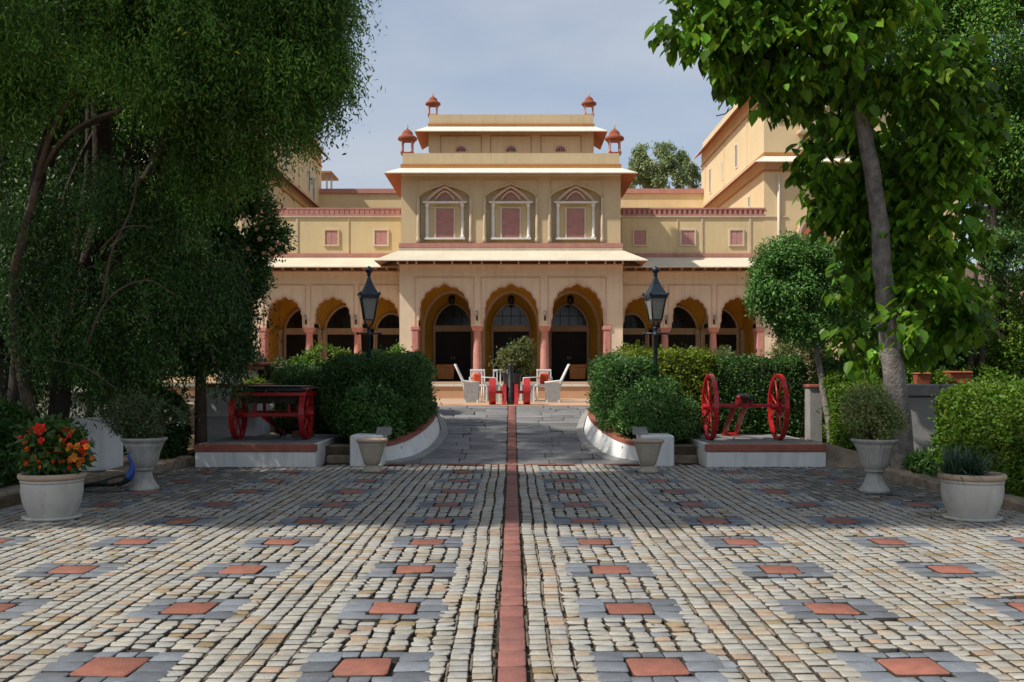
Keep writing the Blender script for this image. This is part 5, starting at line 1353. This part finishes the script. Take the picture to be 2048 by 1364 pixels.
def PB(px, py, Y, rpx, rpz=None, ry=None, w=None):
    """ellipsoid given by where it stands in the view"""
    k = Y/FPX; r = rpx*k; rz_ = (rpz or rpx)*k
    o = (X(px, Y), Y, Z(py, Y), r, ry or r, rz_); return o
shrub('yellow_shrub', [PB(560, 745, 23, 38, 26), PB(520, 762, 23, 26, 18)], 900, 4, .09, .045, 'leaf_pale', 'yellow green shrub above the left cart beside the terracotta box', .8)
shrub('yellow_shrub', [PB(650, 722, 22.9, 36, 30), PB(612, 735, 22.9, 30, 26)], 900, 4, .09, .045, 'leaf_hedge_bright', 'upright green shrub in front of the second left veranda column', .8)
shrub('yellow_shrub', [PB(690, 722, 22.8, 26, 18)], 400, 4, .08, .04, 'leaf_lime', 'small lime shrub just left of the left street lamp', .8)
shrub('yellow_shrub', [PB(803, 722, 22.7, 34, 30), PB(825, 740, 22.7, 24, 22), PB(780, 738, 22.7, 24, 20)], 900, 4, .085, .045, 'leaf_hedge_bright', 'pale topped shrub rising at the right end of the left hedge', .8)
shrub('dark_shrub', [PB(505, 735, 22.8, 36, 26), PB(470, 728, 23, 36, 20), PB(430, 725, 23, 30, 22)], 1200, 4, .08, .04, 'leaf_grey', 'grey green shrub above the white gate pier', .8)
shrub('dark_shrub', [PB(508, 770, 21.1, 22, 12)], 300, 4, .07, .035, 'leaf_lime', 'small lime shrub beside the stepped pier behind the cart', .3)
shrub('pink_flower_bush', [PB(860, 745, 24.6, 10, 14)], 160, 4, .06, .03, 'leaf_dense', 'small pink flowered plant at the right end of the left hedge', .84, flowers=(26, .035, 'petal_pink'))
shrub('rose_bush', [PB(1262, 705, 22.9, 26, 16), PB(1240, 716, 22.9, 16, 10)], 300, 4, .08, .04, 'leaf_lime', 'sparse leafy shrub left of the right street lamp', .8, gap=-.1)
shrub('rose_bush', [PB(1398, 716, 22.9, 30, 14), PB(1446, 712, 22.9, 20, 14)], 400, 4, .08, .04, 'leaf_pale', 'sparse shrub before the right veranda columns', .8, gap=-.1)
shrub('pale_bush', [PB(1600, 705, 21.9, 55, 40), PB(1570, 720, 21.9, 30, 22), PB(1640, 730, 21.9, 35, 30)], 2400, 4, .07, .03, 'leaf_pale', 'pale feathery bush below the round topped tree', .3)
shrub('garden_shrub', [PB(1720, 745, 19.6, 50, 30), PB(1680, 740, 19.8, 40, 34), PB(1775, 735, 19.8, 35, 30)], 2000, 4, .08, .04, 'leaf_dense', 'dark green shrub behind the yellow green bush', .1, bright=(.8, 2.0))
shrub('garden_shrub', [PB(1830, 740, 18.9, 26, 26), PB(1880, 762, 18.9, 30, 16), PB(1960, 760, 18.9, 50, 22)], 1100, 4, .08, .04, 'leaf_hedge_bright', 'loose yellow green shrub among the terracotta planters', .1)
shrub('garden_shrub', [PB(1930, 745, 19.8, 50, 25), PB(2010, 720, 19.5, 60, 60), PB(2040, 640, 19.5, 70, 90)], 3600, 4, .09, .045, 'leaf_hedge_bright', 'dense dark shrub behind the bright hedge at far right', .1)
shrub('ground_fern', [PB(1855, 930, 14.9, 38, 22), PB(1900, 900, 14.8, 30, 40)], 1400, 4, .09, .03, 'leaf_dense', 'dark ferny undergrowth at the foot of the grey trunk', .1, bright=(.8, 2.0))

for s_, bl in (('left', [PB(742, 815, 18.35, 52, 52), PB(760, 850, 18.2, 40, 26), PB(715, 838, 18.4, 36, 34)]), ('right', [PB(1300, 812, 18.3, 66, 50), PB(1345, 838, 18.3, 46, 38), PB(1262, 838, 18.4, 40, 30)])):
    shrub('jasmine_bush', bl, 1500, 4, .065, .032, 'leaf_hedge', f'loose dark jasmine bush with tiny white flowers behind the {s_} tapered pot', .4, gap=-.25, gs=6, flowers=(16, .018, 'petal_white'), bright=(.6, 1.9))

# ---------------------------------------------------------------- trees
def branches(name, limbs, mt, parent, n=9, rough=.07):
    m = MB()
    for pts, r0, r1 in limbs:
        P = smooth_pts(pts, 5); N = len(P)
        m.tube([tuple(np.array(p)+(rng.normal(size=3)*rough*r0 if 0 < i < N-1 else 0)) for i, p in enumerate(P)], [r0+(r1-r0)*(i/(N-1))**.8 for i in range(N)], n)
    return m.build(name, mt, parent)
def Q(px, py, Y): return (X(px, Y), Y, Z(py, Y))

# the great weeping tree at left
t = thing('weeping_tree', 'huge dark weeping tree with fine hanging leaves filling the upper left', 'tree', (-7.0, 15.2, .1))
tr = [([( -7.0, 15.2, 0), Q(130, 700, 15.2), Q(170, 560, 15.0), Q(205, 420, 14.8)], .17, .11),
      ([Q(205, 430, 14.8), Q(290, 360, 14.4), Q(340, 270, 14.0), Q(420, 150, 13.6), (-3.4, 13, 7.5)], .10, .05),
      ([(-7.4, 14.6, 0), Q(60, 500, 14.2), Q(80, 330, 13.9), Q(120, 230, 13.6), Q(200, 100, 13.3), (-4.6, 12.6, 8)], .13, .05),
      ([Q(85, 320, 13.9), Q(150, 265, 13.4), Q(245, 218, 13.0)], .07, .02),
      ([Q(95, 330, 13.9), Q(150, 210, 13.7), Q(215, 130, 13.4)], .08, .03),
      ([Q(150, 650, 15.1), Q(160, 450, 15.2), Q(180, 300, 15.0), (-6.2, 14.5, 8.5)], .09, .05), ([Q(110, 780, 15.6), Q(150, 640, 15.4), Q(250, 500, 15.0), Q(330, 400, 14.6), Q(390, 300, 14.4)], .08, .02), ([Q(90, 700, 15), Q(60, 600, 14.8), Q(20, 500, 14.4)], .05, .02), ([Q(160, 560, 15), Q(210, 480, 14.9), Q(290, 470, 14.6), Q(350, 500, 14.3)], .04, .012), ([Q(140, 620, 14.9), Q(230, 560, 14.5), Q(270, 570, 14.3)], .03, .01), ([Q(200, 700, 15.6), Q(290, 640, 15.2), Q(400, 650, 15)], .04, .012), ([Q(110, 600, 15), Q(115, 500, 15), Q(135, 380, 14.9), Q(190, 260, 14.6)], .07, .03), ([Q(70, 640, 14.9), Q(30, 690, 14.5), Q(5, 730, 14.2)], .03, .01), ([Q(215, 400, 14.7), Q(260, 300, 14.5), Q(275, 200, 14.2)], .06, .02),
      ([Q(200, 520, 15.0), Q(270, 460, 14.6), Q(330, 440, 14.2)], .06, .02), ([Q(170, 600, 15.0), Q(240, 610, 14.6), Q(300, 640, 14.2)], .05, .015),
      ([(-7.2, 15.4, .0), (-8.2, 14.0, 4), (-9, 12.5, 8), (-8.5, 11, 11)], .28, .10), ([Q(205, 430, 14.8), (-5.6, 13.4, 7), (-5.0, 11.5, 10.5)], .16, .07),
      ([(-8.2, 14.0, 4), (-6.5, 12.5, 9), (-3.8, 11, 11.5)], .16, .06), ([Q(420, 150, 13.6), Q(540, 120, 13.3), Q(650, 190, 13.1)], .05, .015)]
branches('trunk', tr, 'bark_dark', t, n=10)
wb = [PB(575, 60, 13.0, 98, 120), PB(545, -60, 13.0, 150, 110), PB(625, 110, 13.2, 58, 70), PB(480, 130, 13.4, 120, 110), PB(330, 40, 12.8, 150, 110), PB(120, 0, 12.6, 170, 110), PB(450, 250, 14.0, 80, 60),
      PB(40, 130, 13.2, 90, 100), PB(625, 215, 13.3, 34, 20), PB(560, 200, 13.5, 60, 50), PB(390, 330, 14.6, 60, 50), PB(330, 480, 15.2, 50, 60), PB(290, 120, 14.2, 60, 80)]
wb2 = [PB(20, 480, 14.6, 60, 90), PB(230, 250, 16.6, 170, 150), PB(240, 600, 16.8, 150, 90), PB(170, 720, 16.8, 190, 40), PB(340, 680, 16.8, 120, 60), PB(30, 650, 15.6, 70, 60), PB(240, 440, 17.2, 130, 120), PB(380, 560, 17.5, 120, 110), PB(20, 330, 16.8, 90, 180), PB(300, 100, 17.5, 260, 170), PB(520, 100, 17, 140, 120), PB(80, 60, 17.5, 200, 170)]
weep('crown', wb, 21600, 10, .055, .075, .021, 'leaf_weeping', t, gap=-.08, gs=4.2, bright=(.25, 2.8), spray=24)
wb3 = [PB(60, 400, 14.0, 60, 70), PB(150, 520, 14.2, 70, 50), PB(50, 600, 14.0, 70, 60), PB(290, 570, 14.6, 70, 50), PB(190, 350, 14.0, 50, 60), PB(330, 400, 14.4, 60, 50), PB(120, 660, 14.3, 80, 30), PB(240, 680, 15.0, 90, 30), PB(400, 540, 15, 60, 60)]
weep('lower_sprays', wb3, 3600, 10, .06, .08, .022, 'leaf_dense', t, gap=-.05, gs=4, bright=(.3, 1.9), spray=18)  # leaf colour kept dark, painting in the shade of the lower crown
weep('inner_crown', wb2, 12000, 11, .07, .10, .034, 'leaf_dense', t, gap=-.10, gs=2.2, bright=(.35, 1.2), spray=12)  # inner leaves coloured darker to imitate shade inside the crown
branches('bough', [([Q(75, 360, 13.4), Q(100, 270, 13.0), Q(150, 180, 12.8), Q(215, 105, 12.7)], .045, .018), ([Q(82, 350, 13.4), Q(120, 285, 13.0), Q(180, 240, 12.8), Q(248, 217, 12.7)], .035, .012), ([(-6.9, 14.6, .1), Q(30, 620, 14.0), Q(45, 480, 13.6), Q(78, 355, 13.4)], .10, .045),
    ([Q(205, 600, 13.8), Q(225, 500, 13.6), Q(262, 420, 13.5), (Q(280, 330, 13.5))], .022, .010), ([Q(170, 700, 13.9), Q(215, 600, 13.7), Q(290, 560, 13.5), Q(350, 590, 13.4)], .02, .006), ([Q(120, 690, 13.8), Q(60, 620, 13.6), Q(30, 560, 13.5)], .016, .006), ([Q(100, 720, 13.8), Q(170, 735, 13.6), Q(235, 780, 13.5)], .014, .005), ([Q(200, 500, 13.7), Q(250, 455, 13.5), Q(310, 455, 13.4)], .016, .006)], 'bark_brown', t, n=7)  # lighter bark than the trunk, so the thin boughs look sunlit
hb = []
def SB(sx, sy, z, r, squash=.8): hb.append((sx-.766*z, sy-.341*z, z, r, r, r*squash))
for sx in (-6.5, -4.5, -2.5, -.5, 1.5, 3.4, 5.2):
    zc = 11.5 if sx > 1 else 9.5 if sx > -3 else 7.0
    for sy in ((11.75, 13.4) if sx < 2.5 else (11.75, 13.6, 15.6, 17.2)):
        SB(sx+rng.normal()*.15, sy+(rng.normal()*.12 if sy > 12 else 0), zc+rng.normal()*.4, 1.35)
Pc, U = blob_pts(hb, 30000, .35)
nn = len(Pc)
leaf_mesh('upper_shade_crown', Pc, nrm(unit(nn)+np.array([0, 0, -.4])), nrm(unit(nn)+np.array([0, 0, 1.0])), .30, .14, 'leaf_weeping', t)  # unseen upper crown, its blobs laid out to cast the courtyard shade

# small flowering tree beside it
t = thing('flowering_tree', 'dense dark tree dotted with pale pink flowers beside the left wing', 'tree', (X(400, 18.5), 18.5, .1))
branches('trunk', [([(X(400, 18.5), 18.5, 0), Q(405, 700, 18.5), Q(430, 560, 18.5), Q(450, 420, 18.5)], .13, .04), ([Q(410, 680, 18.5), Q(470, 600, 18.4), Q(510, 520, 18.3)], .06, .02), ([Q(405, 690, 18.5), Q(350, 600, 18.6), Q(330, 500, 18.7)], .06, .02)], 'bark_brown', t)
fb = [PB(420, 420, 18.5, 85, 70), PB(490, 430, 18.4, 60, 70), PB(545, 475, 18.3, 38, 30), PB(460, 520, 18.4, 75, 75), PB(400, 580, 18.5, 95, 90), PB(450, 640, 18.5, 55, 60), PB(500, 555, 18.3, 38, 40), PB(360, 500, 18.8, 80, 90), PB(480, 375, 18.4, 40, 45), PB(380, 690, 18.6, 100, 60), PB(300, 640, 18.9, 100, 120), PB(470, 700, 18.6, 40, 40)]
crown('crown', fb, 16000, 5, .06, .085, .042, 'leaf_dense', t, shell=.5, gap=-.28, gs=3.2, bright=(.55, 1.7))
fp = [(520, 478), (497, 498), (510, 520), (545, 500), (560, 505), (570, 498), (540, 515), (505, 400), (515, 460), (535, 455), (480, 405), (552, 485), (525, 505), (500, 540)]
petals('blossoms', [((X(a, 17.6), 17.6+rng.normal()*.1, Z(b, 17.6)), .03+.035*rng.random(), 0) for a, b in fp for _ in range(1)], 0, ['petal_pink'], t, npet=5)

# the broad leaved tree at right
t = thing('broad_leaved_tree', 'tall grey trunked tree with large bright drooping leaves on the right', 'tree', (X(1803, 15.6), 15.6, .05))
branches('trunk', [([(X(1806, 15.6), 15.6, -.05), Q(1800, 850, 15.6), Q(1786, 740, 15.5), Q(1771, 600, 15.5), Q(1762, 480, 15.4), Q(1745, 350, 15.3), Q(1722, 220, 15.2), Q(1700, 100, 15.0), Q(1690, -60, 15.0), (5.0, 15, 8.5)], .205, .075),
                   ([Q(1722, 215, 15.2), Q(1640, 120, 14.9), Q(1540, 60, 14.7), Q(1420, 30, 14.6)], .06, .02), 
                   ([Q(1712, 160, 15.1), Q(1790, 60, 15.0), Q(1850, -60, 15.0)], .06, .03),
                   ([Q(1690, 30, 15.0), Q(1600, -50, 15), Q(1520, -80, 15)], .05, .02)], 'bark_grey', t, n=14, rough=.05)
bb = [PB(1390, 45, 14.6, 62, 60), PB(1460, 70, 14.7, 80, 80), PB(1550, 70, 14.6, 90, 95), PB(1500, -60, 14.8, 150, 80), PB(1640, 60, 14.4, 90, 100), PB(1580, 175, 14.7, 62, 55), PB(1660, 190, 15.8, 80, 90), PB(1760, 90, 14.9, 110, 110), PB(1860, 160, 14.8, 90, 80), PB(1930, 180, 14.7, 55, 45),
      PB(1840, 300, 15.9, 95, 100), PB(1900, 300, 15.1, 70, 70), PB(1665, 330, 16.2, 70, 90), PB(1662, 420, 16.3, 45, 70), PB(1850, 450, 15.6, 90, 90), PB(1880, 560, 15.8, 70, 80), PB(1830, 600, 15.4, 50, 50), PB(1700, 430, 16.3, 70, 80), PB(1710, 560, 16.2, 45, 50), PB(1725, 680, 15.9, 50, 55), PB(1850, 660, 16.2, 60, 60), PB(1820, 640, 15.0, 28, 30), PB(1750, -60, 15, 170, 80), PB(1485, 130, 14.7, 45, 70)]
bb += [PB(1930, 420, 15.8, 50, 80), PB(1920, 620, 16.2, 45, 70), PB(1790, 380, 16.2, 80, 90), PB(1790, 540, 16.4, 60, 90), PB(1960, 250, 15.2, 30, 40)]
Pc, U = blob_pts(bb, 640, .65, -.3, 2.5)
n_ = len(Pc); kk = 24
P = np.repeat(Pc, kk, 0)+rng.normal(size=(n_*kk, 3))*np.array([.13, .13, .10]); nn = len(P)
aa = rng.random(nn)*6.283
D = nrm(np.stack([np.cos(aa), np.sin(aa), -.55-.9*rng.random(nn)], 1)+np.repeat(U, kk, 0)*.4)
Nn = nrm(np.stack([np.cos(aa)*.8, np.sin(aa)*.8, .9+0*aa], 1)+rng.normal(size=(nn, 3))*.3)
Ls = .215*(.5+.9*rng.random(nn)**1.5)
leaf_mesh('crown', P, D, Nn, Ls, Ls*.62, 'leaf_broad', t, kind6=True, rnd=np.clip(.45*np.repeat(rng.random(n_)**2.5, kk)+.55*rng.random(nn)**2.5, 0, 1), bright=(.6, 3.6))
m = MB()
for a in ([(1470, 160), (1462, 180), (1440, 190), (1430, 205)], [(1472, 190), (1465, 215), (1450, 228), (1432, 232)]): m.tube([Q(p, q, 14.7) for p, q in a], .008, 4)
m.build('bare_twigs', 'bark_dark', t)

# round topped slender tree
t = thing('round_tree', 'slender leaning tree with a round clipped crown left of the broad leaved tree', 'tree', (X(1668, 18.9), 18.9, .1))
branches('trunk', [([(X(1668, 18.9), 18.9, .0), Q(1655, 830, 19), Q(1640, 740, 19.1), Q(1628, 670, 19.2), Q(1615, 600, 19.3)], .085, .04), ([Q(1630, 680, 19.2), Q(1660, 620, 19.3), Q(1680, 560, 19.4)], .03, .015)], 'bark_grey', t)
crown('crown', [PB(1600, 575, 19.3, 92, 95), PB(1560, 560, 19.2, 62, 75), PB(1650, 560, 19.5, 70, 85), PB(1585, 520, 19.3, 70, 50), PB(1620, 650, 19.3, 70, 45), PB(1540, 600, 19.2, 42, 45), PB(1690, 600, 19.6, 50, 70)], 10000, 5, .05, .075, .034, 'leaf_hedge', t, shell=.45, gap=-.2, gs=5, bright=(.7, 2.6))

# right hand background trees
def bgtree(base, blobs, mt, label, n, L, Wd, name='garden_tree', gap=-.3, bright=(.55, 1.6), tr_='bark_dark', limbs=None, shell=.45):
    t = thing(name, label, 'tree', base)
    lb = limbs or [([base, (base[0]*.5+blobs[0][0]*.5, base[1], (base[2]+blobs[0][2])/2), blobs[0][:3]], .16, .05)]
    for b in blobs[1:6]: lb.append(([lb[0][0][1], tuple((np.array(lb[0][0][1])+np.array(b[:3]))/2), b[:3]], .06, .02))
    branches('trunk', lb, tr_, t, n=7)
    crown('crown', blobs, n, 5, .08, L, Wd, mt, t, shell=shell, gap=gap, gs=2.2, bright=bright, droop=.5)
    return t
bgtree((9.8, 19.5, .1), [PB(1960, 90, 19.5, 130, 150), PB(1830, 30, 20, 120, 120), PB(2060, 250, 19.5, 130, 160), PB(1960, 290, 20, 110, 110), PB(2070, 360, 20, 70, 130), PB(1880, 200, 20.5, 90, 110), PB(1990, -80, 20, 220, 120), PB(1780, 380, 21, 90, 110)], 'leaf_weeping', 'tall fine leaved green tree filling the upper right corner', 30000, .10, .04, bright=(.8, 2.3))
bgtree((X(1955, 19), 19, .1), [PB(1950, 540, 19, 50, 40), PB(1980, 470, 19.2, 60, 45), PB(1900, 590, 19, 40, 45), PB(1870, 680, 19.5, 70, 50), PB(1930, 650, 19.5, 40, 35)], 'leaf_dense', 'small dark leaning tree with open branches in front of the ruined wall', 2300, .10, .05, gap=.12, bright=(.7, 1.6),
       limbs=[([(X(1975, 19), 19, .1), Q(1960, 690, 19), Q(1958, 620, 19), Q(1950, 540, 19)], .09, .03), ([(X(1955, 19), 19, .1), Q(1935, 660, 19), Q(1905, 600, 19)], .08, .02), ([Q(1960, 640, 19), Q(1975, 560, 19), Q(1990, 480, 19)], .05, .02)], name='leaning_tree')
bgtree((9.5, 24.5, .83), [PB(1800, 640, 24.5, 110, 70), PB(1740, 560, 25, 80, 100), PB(1860, 720, 24.5, 60, 50), PB(1810, 480, 26, 70, 110)], 'leaf_hedge', 'dark green tree standing against the right tower', 9000, .12, .055)
bgtree((-12.5, 22.5, .83), [PB(60, 420, 22, 160, 150), PB(-40, 200, 22, 200, 200), PB(190, 640, 22, 150, 120), PB(20, 650, 22, 150, 130), PB(-150, 500, 22, 200, 200), PB(300, 500, 23, 120, 130)], 'leaf_weeping', 'broad green tree behind the weeping tree at far left', 14000, .14, .06, bright=(.8, 2.6))
bgtree((-15.0, 27, .83), [PB(-160, 400, 27, 200, 260), PB(40, 330, 27, 150, 170), PB(-50, 600, 27, 160, 120), PB(150, 500, 27, 120, 160)], 'leaf_hedge_bright', 'sunlit green tree glimpsed behind the trunks at far left', 7000, .17, .08)
bgtree((15.0, 26, .83), [PB(2150, 400, 26, 180, 260), PB(2100, 600, 26, 140, 150), PB(2250, 200, 26, 200, 200)], 'leaf_hedge', 'green tree at the far right edge behind the ruined wall', 8000, .15, .07)
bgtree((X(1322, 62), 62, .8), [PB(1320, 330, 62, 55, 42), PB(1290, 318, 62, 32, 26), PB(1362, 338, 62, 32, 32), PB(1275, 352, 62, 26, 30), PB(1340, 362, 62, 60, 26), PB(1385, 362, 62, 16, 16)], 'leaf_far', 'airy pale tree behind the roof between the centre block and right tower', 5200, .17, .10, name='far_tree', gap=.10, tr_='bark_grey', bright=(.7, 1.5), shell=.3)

# ruined stone wall at right
t = thing('ruined_wall', 'weathered pinkish stone wall seen through the trees at right', 'wall', (12.2, 23.3, .8))
m = MB(); rings = []
for i in range(15):
    x = 10.3+i*.5; h = (Z(520, 23.3) if x < 11.6 else Z(600, 23.3))+R.uniform(-.15, .15) + (.3 if i % 4 == 0 else 0)
    rings.append([(x, 23.2+R.uniform(-.05, .05), .5), (x, 23.2+R.uniform(-.08, .08), 1.8), (x, 23.25+R.uniform(-.06, .06), h), (x, 23.9, h), (x, 24.0, .5)])
m.loft(rings); m.build('masonry', 'ruin_stone', t)
m = MB(); m.loft([[(10.2, 22.9, 1.2), (10.9, 22.8, 2.5), (10.9, 23.19, 2.7), (10.2, 23.19, 1.4)], [(10.9, 22.7, .6), (11.6, 22.7, 2.2), (11.6, 23.19, 2.6), (10.9, 23.19, .8)]]); m.build('buttress', 'rough_kerb', t)

# fallen leaves
nl = 170
P = np.stack([rng.uniform(-6, 6, nl), rng.uniform(6, 22, nl), np.full(nl, .012)], 1)
P = P[(np.abs(P[:, 0]) < 5.8) & (P[:, 1] < 17.2)]
o = leaf_mesh('fallen_leaves', P, nrm(rng.normal(size=(len(P), 3))*np.array([1, 1, .02])), np.tile([0, 0, 1.], (len(P), 1)), .05, .025, 'leaf_dry' if 'leaf_dry' in MATS else 'leaf_pale')
o['kind'] = 'stuff'
